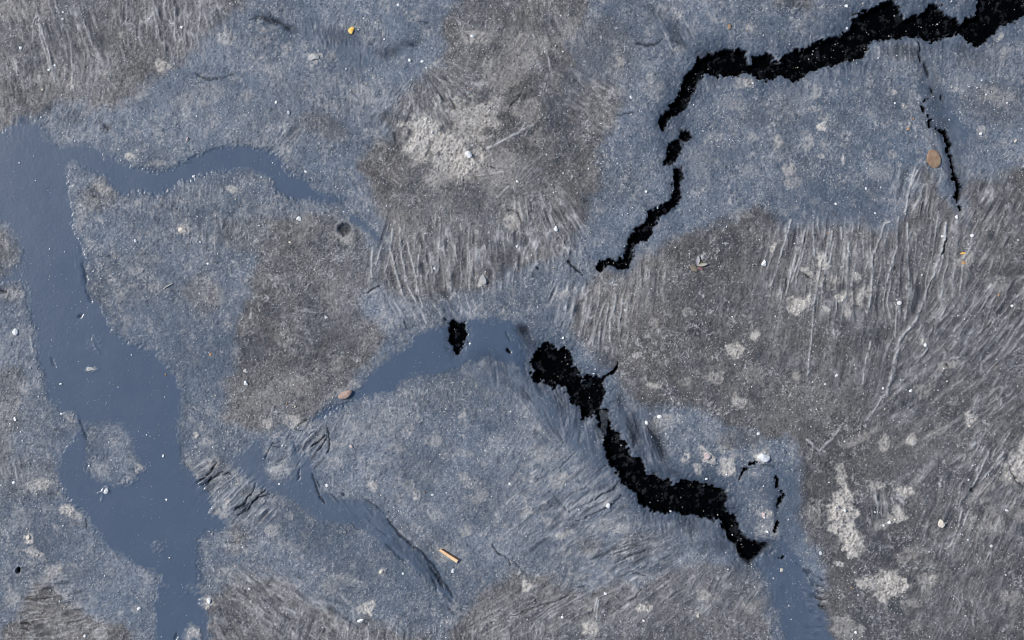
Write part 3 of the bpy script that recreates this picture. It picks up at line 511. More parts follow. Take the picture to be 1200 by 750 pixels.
for i, (pts, hw, dp) in enumerate(THIN):
    big_t = (pts[0][0] > 1080 and pts[0][1] > 100) or (900 < pts[0][0] < 920)
    if big_t: hw = [v * (1.4 if pts[0][0] > 1000 else 1.0) for v in hw]
    w, q = line_dist(pts, hw, 12, (1.0, 2.4))
    sd = (1 - q) * np.mean(hw) * 1.05 + 1.5 * j1[w] + (1.3 if big_t else .5) * j0[w] + (2.4 if big_t else 1.2) * mott[w] - (.95 if big_t else .45)
    put(depth, w, dp * sstep(-.4, 1.4, sd)); put(black, w, sstep(-1.0, .3, sd))
    upd = sd > crackm[w]
    put(Z, w, -.8 * np.exp(-(np.maximum(q - 1, 0) * .8) ** 2), 'add')
    crackid[w] = np.where(upd & (sd > -.5), len(CRACKS) + i + 1, crackid[w])
    put(crackm, w, sd)
w, q = line_dist([(708, 484), (709, 508)], [6, 5], 14, (1, 1))
kk = sstep(1.1, .5, q + .35 * m1[w])
black[w] *= 1 - .55 * kk; depth[w] *= 1 - .8 * kk; crackm[w] = np.where(kk > .5, -1, crackm[w]); put(dark, w, .7 * kk)
w, sd = poly_sd([(858, 616), (878, 632), (903, 638), (890, 650), (878, 662), (868, 655), (862, 640)], 14, (1.0, .8))
put(black, w, sstep(-3.5, 4.5, sd + 1.0 * np.clip((895 - PX[w]) / 20, -1, 1))); put(depth, w, 7 * sstep(-2, 9, sd))
inside_crack = crackm > 0
lump = fbm(PX, PY, 7, 3, 161, .7)
Z -= depth * (1 + .22 * lump * (depth > 3))
deb = np.clip((fbm(PX, PY, 6, 3, 411, .75) - .12) * 4, 0, 1) * (depth > 3)
black *= 1 - .10 * deb
Z += deb * 1.6
wet *= np.clip(1 - black, 0, 1)
Z = (Z - 3.5 * big * (1 - .8 * wet)) * near + 3.5 * big * (1 - .8 * wet)
Z *= fade
Z = Z.astype(np.float32)

# dust stipple on the dark skin
d0 = vnoise(PX / 1.1, PY / 1.1, 301) * .7 + vnoise(PX / .95 + 3, PY / .95, 302) * .4 + vnoise(PX / 2.7, PY / 2.7, 303) * .28
d1 = fbm(PX, PY, 12, 4, 305, .7) * 1.15 + fbm(PX, PY, 48, 3, 311) * .8 + fbm(PX, PY, 150, 2, 315) * .4
dust = np.clip(.27 + .06 * film + (.50 - .14 * film) * d0 * np.clip(1 + .8 * d1, .35, 1.8) + (.42 - .16 * film) * d1, 0, 1)
dust = dust * (1 - .36 * sstep(660, 860, PX) * (1 - film))
dust = dust * (1 - wet) ** 1.3 + wet * (.03 + .10 * np.clip(d0, 0, 1) * np.clip(.4 + d1, 0, 1.4) + .10 * np.clip(d1, 0, 1))
warm = (1 - .62 * sstep(680, 860, PX) * sstep(180, 260, PY + .15 * PX)) * np.clip(.5 + 1.1 * fbm(PX, PY, 40, 4, 321, .6) + .35 * fbm(PX, PY, 6, 2, 327), 0, 1)
# slow tone drift of the skin itself and fine speckle of light grains
tone = fbm(PX, PY, 60, 4, 171, .6)
speck = np.clip(vnoise(PX * .9, PY * .9, 181) * 1.2 - .62, 0, 1) * np.clip(.5 + 1.2 * fbm(PX, PY, 22, 2, 191), 0, 1.3)
whit = np.clip(fbm(PX, PY, 13, 4, 201, .75) * 2.2 - .25, 0, 1) * (1 - wet) * (.35 + .65 * film)
put(pale, (slice(None), slice(None)), .42 * whit * np.clip(.7 + .9 * j0 + .5 * mott, 0, 1))

# ------------------------------------------------------------------ materials
def new_mat(name):
    m = bpy.data.materials.new(name); m.use_nodes = True
    nt = m.node_tree
    for n in list(nt.nodes): nt.nodes.remove(n)
    out = nt.nodes.new('ShaderNodeOutputMaterial'); b = nt.nodes.new('ShaderNodeBsdfPrincipled')
    nt.links.new(b.outputs[0], out.inputs['Surface'])
    return m, nt, b

C_MUD = (0.050, 0.054, 0.062, 1)
C_MUD2 = (0.086, 0.076, 0.068, 1)
C_FILM = (0.062, 0.087, 0.124, 1)
C_DUSTM = (0.202, 0.190, 0.180, 1)
C_DUSTF = (0.214, 0.238, 0.272, 1)
C_WET = (0.050, 0.072, 0.118, 1)
C_PALE = (0.61, 0.57, 0.515, 1)
C_CREST = (0.47, 0.465, 0.465, 1)
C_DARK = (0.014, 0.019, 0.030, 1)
C_BLACK = (0.0013, 0.0015, 0.0022, 1)

def ground_material():
    m, nt, b = new_mat('pitch_skin')
    N = nt.nodes; L = nt.links
    def attr(n):
        a = N.new('ShaderNodeAttribute'); a.attribute_name = n; return a.outputs['Fac']
    def mix(f, a, c):
        x = N.new('ShaderNodeMix'); x.data_type = 'RGBA'
        if isinstance(f, float): x.inputs[0].default_value = f
        else: L.new(f, x.inputs[0])
        for sck, v in ((x.inputs[6], a), (x.inputs[7], c)):
            if isinstance(v, tuple): sck.default_value = v
            else: L.new(v, sck)
        return x.outputs[2]
    def math_(op, a, c=None, clamp=False):
        x = N.new('ShaderNodeMath'); x.operation = op; x.use_clamp = clamp
        for i, v in enumerate((a, c)):
            if v is None: continue
            if isinstance(v, (int, float)): x.inputs[i].default_value = v
            else: L.new(v, x.inputs[i])
        return x.outputs[0]
    tc = N.new('ShaderNodeTexCoord')
    def noise(scale, det=4, rough=.6):
        n = N.new('ShaderNodeTexNoise'); n.inputs['Scale'].default_value = scale
        n.inputs['Detail'].default_value = det; n.inputs['Roughness'].default_value = rough
        L.new(tc.outputs['Object'], n.inputs['Vector']); return n.outputs['Fac']
    film = attr('film'); wet = attr('wet'); pale = attr('pale'); blk = attr('black'); crest = attr('crest'); dark = attr('dark'); tone = attr('tone')
    dust = attr('dust'); warm = attr('warm')
    dn = noise(620, 3, .75)
    dust = math_('ADD', dust, math_('MULTIPLY', attr('outer'), math_('MULTIPLY', math_('SUBTRACT', noise(260, 5, .8), .5), 1.1)), True)
    du = math_('MULTIPLY', dust, math_('ADD', math_('MULTIPLY', dn, 1.8), .1), True)
    mud = mix(warm, C_MUD, C_MUD2)
    base = mix(film, mud, C_FILM)
    dcol = mix(film, C_DUSTM, C_DUSTF)
    col = mix(du, base, dcol)
    # fine light and dark mottling of the dry skin
    fine = noise(520, 3, .7)
    f2 = math_('MULTIPLY', math_('SUBTRACT', fine, .5), 1.8)
    t2 = math_('MULTIPLY', tone, .35)
    k = math_('ADD', math_('ADD', f2, t2), 1.0)
    br = N.new('ShaderNodeVectorMath'); br.operation = 'SCALE'
    L.new(col, br.inputs[0]); L.new(math_('MAXIMUM', k, .35), br.inputs['Scale'])
    col = br.outputs[0]
    col = mix(crest, col, C_CREST)
    pn = math_('MULTIPLY', pale, math_('ADD', math_('MULTIPLY', noise(420, 4, .75), 2.2), -.25, ), True)
    col = mix(pn, col, C_PALE)
    wn_ = mix(math_('MULTIPLY', noise(45, 4, .6), .8), (0.057, 0.086, 0.134, 1), (0.084, 0.115, 0.164, 1))
    col = mix(math_('MULTIPLY', math_('POWER', wet, 1.3), .93), col, wn_)
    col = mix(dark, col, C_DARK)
    # tiny grains
    v = N.new('ShaderNodeTexVoronoi'); v.inputs['Scale'].default_value = 240; L.new(tc.outputs['Object'], v.inputs['Vector'])
    g = math_('MULTIPLY', math_('LESS_THAN', v.outputs['Distance'], .20), math_('GREATER_THAN', noise(70, 3, .6), .54))
    sepc = N.new('ShaderNodeSeparateColor'); L.new(v.outputs['Color'], sepc.inputs[0])
    g = math_('MULTIPLY', g, math_('GREATER_THAN', sepc.outputs[0], .45))
    g = math_('MULTIPLY', g, math_('SUBTRACT', .85, math_('MULTIPLY', wet, .75)))
    col = mix(g, col, (0.42, 0.42, 0.43, 1))
    col = mix(blk, col, C_BLACK)
    L.new(col, b.inputs['Base Color'])
    r = math_('SUBTRACT', .62, math_('MULTIPLY', math_('POWER', wet, 4), .36))
    r = math_('ADD', r, math_('MULTIPLY', math_('MAXIMUM', pale, blk), .3), True)
    L.new(r, b.inputs['Roughness'])
    sp = math_('MULTIPLY', math_('SUBTRACT', 1.0, blk), math_('ADD', .32, math_('MULTIPLY', math_('POWER', wet, 4), .3)))
    L.new(sp, b.inputs['Specular IOR Level'])
    bp = N.new('ShaderNodeBump'); bp.inputs['Distance'].default_value = 0.0011
    L.new(math_('SUBTRACT', .75, math_('MULTIPLY', wet, .66)), bp.inputs['Strength'])
    h = math_('ADD', noise(430, 3, .7), math_('MULTIPLY', noise(1100, 2, .6), .5))
    L.new(h, bp.inputs['Height']); L.new(bp.outputs[0], b.inputs['Normal'])
    return m
mat_ground = ground_material()

# ------------------------------------------------------------------ split the relief into ground, films and cracks
verts = np.stack([(PX - W / 2) * MM, (HT / 2 - PY) * MM, Z * MM], -1).reshape(-1, 3).astype(np.float32)
keep = .25 + .75 * near
lowd = np.clip(.33 + .25 * fbm(PX, PY, 260, 2, 315), 0, 1) * (1 - wet)
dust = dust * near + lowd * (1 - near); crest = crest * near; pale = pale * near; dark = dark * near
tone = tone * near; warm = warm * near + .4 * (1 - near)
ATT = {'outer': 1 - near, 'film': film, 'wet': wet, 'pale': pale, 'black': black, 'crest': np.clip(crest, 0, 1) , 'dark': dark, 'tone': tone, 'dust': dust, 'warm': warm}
ATT = {k: np.clip(v, -1, 1.2).astype(np.float32).reshape(-1) for k, v in ATT.items()}
idx = np.arange(NX * NY, dtype=np.int64).reshape(NY, NX)
quads = np.stack([idx[1:, :-1], idx[1:, 1:], idx[:-1, 1:], idx[:-1, :-1]], -1).reshape(-1, 4)
cid = np.where(inside_crack, crackid, 0)
fc = np.maximum.reduce([cid[1:, :-1], cid[1:, 1:], cid[:-1, 1:], cid[:-1, :-1]]).reshape(-1)
fw = wetid[1:, :-1].reshape(-1).astype(np.int16)
label_f = np.where(fc > 0, fc + 100, fw)

def grid_object(name, sel):
    q = quads[sel]
    used, inv = np.unique(q, return_inverse=True)
    me = bpy.data.meshes.new(name)
    me.vertices.add(len(used)); me.vertices.foreach_set('co', verts[used].ravel())
    n = len(q)
    me.loops.add(n * 4); me.loops.foreach_set('vertex_index', inv.reshape(-1).astype(np.int32))
    me.polygons.add(n)
    me.polygons.foreach_set('loop_start', np.arange(0, n * 4, 4, dtype=np.int32))
    me.polygons.foreach_set('loop_total', np.full(n, 4, np.int32))
    me.polygons.foreach_set('use_smooth', np.ones(n, bool))
    me.update(calc_edges=True)
    for k, v in ATT.items():
        a = me.attributes.new(k, 'FLOAT', 'POINT'); a.data.foreach_set('value', v[used])
    me.materials.append(mat_ground)
    o = bpy.data.objects.new(name, me); scene.collection.objects.link(o)
    o['kind'] = 'structure'
    return o
grid_object('ground', label_f == 0)
for i in range(len(WET)):
    s = label_f == i + 1
    if s.any(): grid_object('wet_film', s)
for i in range(len(CRACKS) + len(THIN)):
    s = label_f == 101 + i
    if s.any(): grid_object('crack', s)

# ------------------------------------------------------------------ height look-up
def zat(px, py):
    i = min(max(int(np.searchsorted(gx, px)), 1), NX - 2); j = min(max(int(np.searchsorted(gy, py)), 1), NY - 2)
    return float(Z[j, i])

# ------------------------------------------------------------------ loose things
def simple_mat(name, c, c2=None, scale=300, rough=.6, spec=.5, bump=.4):
    m, nt, b = new_mat(name)
    n = nt.nodes.new('ShaderNodeTexNoise'); n.inputs['Scale'].default_value = scale; n.inputs['Detail'].default_value = 4
    t = nt.nodes.new('ShaderNodeTexCoord'); nt.links.new(t.outputs['Object'], n.inputs['Vector'])
    r = nt.nodes.new('ShaderNodeValToRGB'); nt.links.new(n.outputs['Fac'], r.inputs[0])
    r.color_ramp.elements[0].position = .32; r.color_ramp.elements[1].position = .68
    r.color_ramp.elements[0].color = (*(c2 or tuple(v * .72 for v in c)), 1); r.color_ramp.elements[1].color = (*c, 1)
    nt.links.new(r.outputs[0], b.inputs['Base Color'])
    b.inputs['Roughness'].default_value = rough; b.inputs['Specular IOR Level'].default_value = spec
    bp = nt.nodes.new('ShaderNodeBump'); bp.inputs['Distance'].default_value = .0004; bp.inputs['Strength'].default_value = bump
    nt.links.new(n.outputs['Fac'], bp.inputs['Height']); nt.links.new(bp.outputs[0], b.inputs['Normal'])
    return m
MATS = {
 'white': simple_mat('white_quartz', (.86, .86, .85), (.70, .70, .69), 260, .45),
 'cream': simple_mat('cream_stone', (.74, .68, .58), (.50, .44, .36), 260, .6),
 'grey': simple_mat('pale_grey_stone', (.50, .49, .47), (.34, .33, .32), 260, .7),
 'pink': simple_mat('pink_stone', (.70, .58, .56), (.46, .34, .33), 260, .6),
 'tan': simple_mat('tan_stone', (.33, .235, .150), (.22, .125, .075), 210, .75),
 'yellow': simple_mat('yellow_flake', (.95, .66, .16), (.80, .42, .07), 200, .5),
 'orange': simple_mat('orange_flake', (.55, .33, .16), (.38, .22, .10), 200, .6),
 'wood': simple_mat('split_wood', (.88, .66, .40), (.80, .48, .24), 120, .6),
 'woodshade': simple_mat('wood_shade', (.22, .10, .06), (.12, .05, .03), 200, .8),  # dark brown for the strip that stands for the splinter's shadow
 'shell': simple_mat('pinkish_clay', (.50, .37, .30), (.32, .20, .16), 230, .7),
 'black': simple_mat('black_stone', (.02, .02, .022), None, 200, .6),
 'petal': simple_mat('pale_petal', (.40, .38, .38), (.30, .26, .28), 150, .6),
 'petal2': simple_mat('cream_petal', (.42, .40, .33), (.33, .30, .25), 150, .6),
 'husk': simple_mat('brown_husk', (.24, .20, .15), (.14, .12, .09), 200, .8),
 'rose': simple_mat('rose_petal', (.30, .15, .16), (.22, .11, .12), 200, .7),
 'moss': simple_mat('olive_bud', (.16, .15, .04), (.09, .08, .03), 200, .8),
 'white2': simple_mat('white_crystal', (.70, .71, .74), (.50, .51, .54), 200, .5),
}
def mesh_obj(name, vs, fs, mat, parent=None, smooth=False):
    me = bpy.data.meshes.new(name); me.from_pydata(vs, [], fs); me.update()
    if smooth:
        for p in me.polygons: p.use_smooth = True
    me.materials.append(MATS[mat] if isinstance(mat, str) else mat)
    o = bpy.data.objects.new(name, me); scene.collection.objects.link(o)
    if parent: o.parent = parent
    return o
# icosphere directions
import bmesh
def ico(sub):
    bm = bmesh.new(); bmesh.ops.create_icosphere(bm, subdivisions=sub, radius=1.0)
    bm.verts.ensure_lookup_table()
    v = [tuple(x.co) for x in bm.verts]; f = [[q.index for q in p.verts] for p in bm.faces]; bm.free()
    return v, f
ICO1, ICO2, ICO3 = ico(1), ico(2), ico(3)
def stone_geo(rx, ry, rz, seed, sub=ICO2, cuts=7, rot=0.0):
    """an angular chip: a ball cut by random planes"""
    rnd = random.Random(seed)
    planes = []
    for _ in range(cuts):
        d = Vector((rnd.uniform(-1, 1), rnd.uniform(-1, 1), rnd.uniform(-.7, 1))).normalized()
        planes.append((d, rnd.uniform(.42, .8)))
    vs = []
    c, s = math.cos(rot), math.sin(rot)
    for v in sub[0]:
        p = Vector(v)
        for d, h in planes:
            e = p.dot(d)
            if e > h: p = p - d * (e - h)
        p *= 1 + rnd.uniform(-.04, .04)
        x, y, z = p.x * rx, p.y * ry, p.z * rz
        vs.append((x * c - y * s, x * s + y * c, z))
    return vs, sub[1]
def tag(o, label, cat, group=None):
    o['label'] = label; o['category'] = cat
    if group: o['group'] = group

# ---- pebbles: (x, y, width px, height px, colour, name, label)
PEB = [
 (24,56,4.5,4.5,'white','tiny white pebble near the upper left corner of the wrinkled mat'),
 (49,105,4.5,4,'cream','small cream pebble just above the top of the big smooth blue film'),
 (74,14,4,3.5,'white','white grain high in the upper left wrinkles, near the top edge'),
 (57,82,5,4,'white','white pebble in the vertical wrinkles of the upper left mat'),
 (64,76,3.5,3.5,'white','smaller white grain up and right of the pebble in the upper left wrinkles'),
 (73,22,3.5,3.5,'white','white grain beside the long light ridges of the upper left mat'),
 (227,207,6,5,'white','white pebble on the lower edge of the wavy blue film arm'),
 (213,32,4.5,5,'white','white pebble among the strong vertical wrinkles left of top centre'),
 (220,163,3.5,6,'pink','slim pinkish chip on the grey skin above the wavy film arm'),
 (480,70,4.5,5,'white','left one of two white pebbles above the dark fan of wrinkles'),
 (495,72,5,5,'white','right one of two white pebbles above the dark fan of wrinkles'),
 (467,6,4.5,4.5,'white','white pebble near the top edge, right of the yellow flake'),
 (324,120,4,4.5,'white','white pebble left of the short vertical wrinkles, upper left of centre'),
 (338,132,4,5,'white','white pebble beside the slanting dark wrinkles above the film arm'),
 (358,201,4.5,4,'white','white pebble on the small bump at the end of the film arm'),
 (550,181,9,8,'white','bright white lump in the pale crust at upper centre'),
 (554,43,6,5,'white','bright white chip in the brown mat above the pale crust'),
 (606,213,4.5,4.5,'white','white pebble right of the pale crust at upper centre'),
 (652,268,6,8,'white','white pebble at the right edge of the central wrinkled mat'),
 (606,289,4,4.5,'white','white grain left of the white pebble by the central mat edge'),
 (566,327,9,13,'grey','round pale grey stone at the lower edge of the central wrinkled mat'),
 (739,114,5,5,'white','white pebble left of the bend of the upper black crack'),
 (855,30,6,9,'tan','small tan chip above the upper black crack'),
 (757,225,4.5,4.5,'white','white pebble left of the zigzag part of the upper crack'),
 (992,7,5,4.5,'white','white pebble near the top edge above the black crack'),
 (993,33,4,5,'white','white pebble on the upper lip of the black crack'),
 (1150,157,7,6,'white','white pebble right of the dashed crack at upper right'),
 (1190,165,5,5,'cream','cream pebble near the right edge, level with the dashed crack'),
 (1065,151,4.5,5,'orange','small orange brown pebble up and left of the round tan stone'),
 (1015,221,4.5,4.5,'white','white pebble on the blue skin below the pale spots at upper right'),
 (979,239,4,4,'white','white grain just above the arc of vertical wrinkles'),
 (1094,186,18,19,'tan','round flat tan stone beside the dashed crack'),
 (18,389,8,9,'white','large white pebble left of the big smooth film'),
 (213,270,10,7,'cream','cream yellow chip on the skin below the wavy film arm'),
 (158,282,4.5,4.5,'white','white pebble right of the neck of the big smooth film'),
 (243,309,4,4,'white','white pebble below the row of short vertical wrinkles, left of centre'),
 (288,449,7.5,7,'white','white pebble at the left side of the brown mat, under a paler one'),
 (288,435,8,7,'grey','pale grey pebble just above the white pebble by the brown mat'),
 (18,491,5.5,5.5,'white','white pebble near the left edge beside the smooth film'),
 (107,433,12,6,'grey','long pale chip lying on the big smooth film'),
 (71,450,4,3,'white','white grain on the smooth film left of the long pale chip'),
 (72,485,4.5,4,'white','white grain where the smooth film narrows above the island'),
 (246,415,4,5,'orange','tiny orange chip between the smooth film and the brown mat'),
 (351,256,8,8,'white','round white pebble under the tip of the film arm'),
 (340,284,4,4,'cream','cream pebble below left of the round white pebble'),
 (382,372,5,5,'white','white pebble on the brown mat left of the small black pit'),
 (509,314,4.5,4.5,'white','white pebble among the long light ridges at centre'),
 (895,309,7,9,'white','oval white pebble at the upper left of the long wrinkles on the right'),
 (733,363,6,6,'grey','small pale pebble in the wrinkled patch right of centre'),
 (660,396,5,4,'white','white pebble just above the wide black crack at centre'),
 (773,489,7.5,7,'white','white pebble on the rim above the crack bend'),
 (758,495,7,6,'white','angular white pebble left of the one on the rim above the crack bend'),
 (1053,355,7,6,'white','white pebble beside the long light ridge on the right'),
 (1084,404,5.5,5.5,'white','white pebble below the end of a pale streak right of the long ridge'),
 (1067,458,5,5,'white','white pebble right of the lower end of the long light ridge'),
 (1034,455,3.8,3.8,'white','white grain just left of the lower end of the long light ridge'),
 (1139,276,5.5,5.5,'white','white pebble among the slanting wrinkles at far right'),
 (1121,254,6,6,'white','white pebble at the foot of the dashed crack'),
 (1105,277,6,5,'white','white pebble at the top of the long light ridge'),
 (980,440,5,5,'white','white pebble on the grey mat below the long vertical wrinkles'),
 (1186,359,5,4.5,'white','white pebble near the right edge at mid height'),
 (1129,308,6,5,'orange','orange flake on a pale patch at right'),
 (1128,297,8,4,'yellow','yellowish flake above the orange one on the pale patch'),
 (1170,346,4.5,4,'orange','tiny orange speck down and right of the orange flake'),
 (16,566,5,5,'white','white pebble near the left edge below the brown patch'),
 (33,630,6,7,'cream','cream pebble in a pale spot at lower left'),
 (124,575,7,8,'white','starry white lump on the smooth film below the island'),
 (163,713,6.5,6.5,'white','white pebble left of the lower film stem'),
 (245,704,8,9,'white','round white pebble just right of the lower film stem'),
 (276,663,3.5,3.5,'pink','tiny reddish grain right of the lower film stem'),
 (292,690,4.5,4,'white','white grain at the top of the lower left brown mat'),
 (191,534,4.5,4.5,'white','white grain on the smooth film right of the island'),
 (99,746,5,5,'white','white pebble at the bottom edge in the brown wrinkles'),
 (195,586,4,4,'white','white grain in the middle of the lower smooth film'),
 (383,569,5,5,'white','white pebble at the upper edge of the narrow film channel'),
 (327,567,4,4,'white','white grain in the small dark film between the folds'),
 (531,669,6.5,6.5,'white','white pebble just below the orange splinter'),
 (447,670,7,6,'cream','cream pebble left of the narrow film channel'),
 (597,567,4.5,4.5,'white','white pebble on the blue skin left of the slanting folds'),
 (423,727,9,5,'white','long white chip near the bottom edge left of centre'),
 (472,672,4,3.5,'white','white grain right of the cream pebble by the narrow channel'),
 (412,523,6,5,'pink','small reddish stone down and right of the dark folds'),
 (507,580,4,4,'white','white grain in the middle of the lower blue skin'),
 (712,592,7,8,'white','round white pebble between the slanting folds and the wide crack'),
 (828,534,9,8,'pink','pinkish stone in a pale halo right of the crack bend'),
 (817,551,7,6,'grey','small pale stone below the pinkish stone in the halo'),
 (894,536,14,11,'white2','large white lump at the head of the short thin crack'),
 (895,603,7,7,'pink','pinkish stone between the wide crack end and the dotted crack'),
 (889,508,5,4.5,'white','white pebble above the large white lump'),
 (828,561,5,4,'white','white pebble above the wide black crack near its middle'),
 (659,723,4.5,4.5,'white','white pebble near the bottom edge right of centre'),
 (709,695,4.5,4.5,'white','white pebble where the blue skin meets the lower brown mat'),
 (754,727,5,4,'white','white pebble near the bottom edge below the wide crack'),
 (818,721,6,6,'cream','cream pebble near the bottom edge below the triangular opening'),
 (899,623,5,5,'white','white pebble on the skin above the tip of the triangular opening'),
 (916,668,5,5,'cream','cream grain on the film at lower right'),
 (961,648,6,6,'white','white pebble at the border between the lower right film and the brown mat'),
 (1103,613,9,10,'cream','angular cream white stone alone on the lower right mat'),
 (1042,612,6,5,'white','white pebble among pale spots at lower right'),
 (1035,615,4,4,'white','smaller white grain left of the pebble among pale spots'),
 (989,598,4.5,4,'white','white grain on the tall pale crust at lower right'),
 (1162,640,5,4.5,'white','white pebble near the right edge at lower right'),
 (1180,598,7,4.5,'white','flat white chip on a pale ring near the right edge'),
 (1069,518,10,9,'grey','round pale stone alone on the dark mat at right'),
 (1137,488,10,7,'grey','pale yellowish grey stone on the slanting wrinkles at right'),
 (1136,499,5,4.5,'cream','small cream pebble just below the pale yellowish stone'),
 (1003,741,4.5,4.5,'white','white pebble near the bottom edge right of the lower film'),
 (983,660,8,7,'grey','pale grey pebble below the tall pale crust'),
 (368,67,12,10,'grey','round flat pale stone left of the dark wrinkles near the top'),
 (1049,121,3,3,'white','white grain on the blue skin under the upper crack, right side'),
 (965,146,9,8,'grey','pale lump on the blue skin below the upper black crack'),
]
CAT = {'white': 'pebble', 'cream': 'pebble', 'grey': 'stone', 'pink': 'pebble', 'tan': 'stone', 'orange': 'flake', 'yellow': 'flake', 'white2': 'mineral lump'}
for k, (x, y, w_, h_, colr, lab) in enumerate(PEB):
    big_ = w_ > 8
    flat = .30 if colr in ('tan', 'grey', 'orange', 'yellow') else .55
    if (x, y) == (1094, 186): continue
    sc_ = .49 if not big_ else .55
    vs, fs = stone_geo(w_ * sc_ * MM, h_ * sc_ * MM, max(w_, h_) * flat * .5 * MM, 100 + k, ICO3 if big_ else ICO2, 10, 0)
    nm = {'white': 'white_pebble', 'cream': 'cream_pebble', 'grey': 'pale_stone', 'pink': 'pink_pebble', 'tan': 'tan_stone', 'orange': 'orange_flake', 'yellow': 'yellow_flake', 'white2': 'mineral_lump'}[colr]
    o = mesh_obj(nm, vs, fs, colr, smooth=colr in ('tan',))
    o.location = (X(x), Y(y), (zat(x, y) + max(w_, h_) * flat * .22) * MM)
    tag(o, lab, CAT[colr], {'white': 'white pebbles scattered over the ground', 'grey': 'pale stones set in the ground'}.get(colr))

# ---- yellow flake of leaf, sunk a little
def slab(name, outline, th, mat, x, y, lift=1.0, tilt=(0, 0), dome=0, parent=None):
    """a thin solid plate with a bevelled, slightly domed top; outline in px round (x, y)"""
    n = len(outline); vs = []; fs = []
    cx = sum(p[0] for p in outline) / n; cy = sum(p[1] for p in outline) / n
    for ring, (s, z) in enumerate([(1, 0), (1, th * .6), (.82, th), (.45, th + dome * .7)]):
        for (px, py) in outline:
            qx = cx + (px - cx) * s; qy = cy + (py - cy) * s
            vs.append(((qx) * MM, (-qy) * MM, (z + tilt[0] * qx + tilt[1] * qy) * MM))
    vs.append((cx * MM, -cy * MM, (th + dome + tilt[0] * cx + tilt[1] * cy) * MM)); top = len(vs) - 1
    for r in range(3):
        for i in range(n):
            j = (i + 1) % n
            fs.append([r * n + j, r * n + i, (r + 1) * n + i, (r + 1) * n + j])
    for i in range(n): fs.append([3 * n + (i + 1) % n, 3 * n + i, top])
    fs.append(list(range(n)))
    o = mesh_obj(name, vs, fs, mat, parent)
    if parent is None: o.location = (X(x), Y(y), (zat(x, y) + lift) * MM)
    return o
o = slab('yellow_leaf_flake', [(.5,-4.5),(3.2,-4.2),(4.3,-3),(3.2,0),(1.8,3.4),(-.6,3.8),(-2.6,1.4),(-3.2,-.6),(-1.5,-3)], 1.2, 'yellow', 411, 36, .6, (.05, .05), .5)
tag(o, 'small bright yellow orange flake on the dark wrinkles near the top', 'leaf flake')
o = slab('tan_stone', [(-6,-9),(-3,-10.5),(1,-10.5),(4,-8.5),(6.5,-5),(8.5,0),(8,6),(5,10),(0,11),(-4,8.5),(-7,5),(-8.5,2),(-8,-4)], 1.7, 'tan', 1094, 186, .5, (-.03, .02), .35)
tag(o, 'round flat tan stone beside the dashed crack', 'stone')
o = slab('pinkish_clay_flake', [(-8,2.5),(-6,-1),(-3,-3.5),(1,-4.5),(4,-5.5),(7.5,-5.2),(8.2,-3),(6.5,.5),(4,3),(1,4.8),(-3,5),(-6.5,4.6)], 3.0, 'shell', 404.5, 462.5, .4, (.02, 0), .8)
tag(o, 'pinkish brown flat stone on the edge of the small smooth film', 'stone')

# ---- splinter of wood
def splinter():
    e = bpy.data.objects.new('wood_splinter', None); scene.collection.objects.link(e)
    e.location = (X(526), Y(650.5), (zat(526, 650) + .9) * MM); e.rotation_euler = (0, 0, math.radians(-33.5))
    tag(e, 'short orange wood splinter lying on the blue skin near the bottom', 'splinter')
    L = 12.2; n = 9; vs = []; fs = []
    rnd = random.Random(8)
    for i in range(n):
        t = i / (n - 1) * 2 - 1
        hw = 1.75 + .35 * t + rnd.uniform(-.14, .14)
        o_ = rnd.uniform(-.12, .12)
        for (y, z) in ((-hw, 0), (-hw, 1.4), (hw * .75, 2.2), (hw, 1.2), (hw, 0)):
            vs.append(((t * L + (rnd.uniform(-.6, .6) if i in (0, n - 1) else 0)) * MM, (y + o_) * MM, (z + .08 * rnd.uniform(-1, 1)) * MM))
    for i in range(n - 1):
        for j in range(5):
            k = (j + 1) % 5
            fs.append([i * 5 + j, i * 5 + k, (i + 1) * 5 + k, (i + 1) * 5 + j][::-1])
    fs.append([0, 1, 2, 3, 4]); fs.append([(n - 1) * 5 + j for j in (4, 3, 2, 1, 0)])
    mesh_obj('wood_strip', vs, fs, 'wood', e)
    vs = []; fs = []  # dark strip along the upper right side, modelled in place of the splinter's shadow
    for i in range(n):
        t = i / (n - 1) * 2 - 1
        for (y, z) in ((1.5 + .4 * t, 0), (1.4 + .4 * t, 1.9), (2.5 + .5 * t, 1.3), (2.7 + .5 * t, 0)):
            vs.append(((t * L * .98 + .8) * MM, y * MM, z * MM))
    for i in range(n - 1):
        for j in range(4):
            k = (j + 1) % 4
            fs.append([i * 4 + j, i * 4 + k, (i + 1) * 4 + k, (i + 1) * 4 + j][::-1])
    fs.append([0, 1, 2, 3]); fs.append([(n - 1) * 4 + j for j in (3, 2, 1, 0)])
    mesh_obj('shade_strip', vs, fs, 'woodshade', e)
splinter()

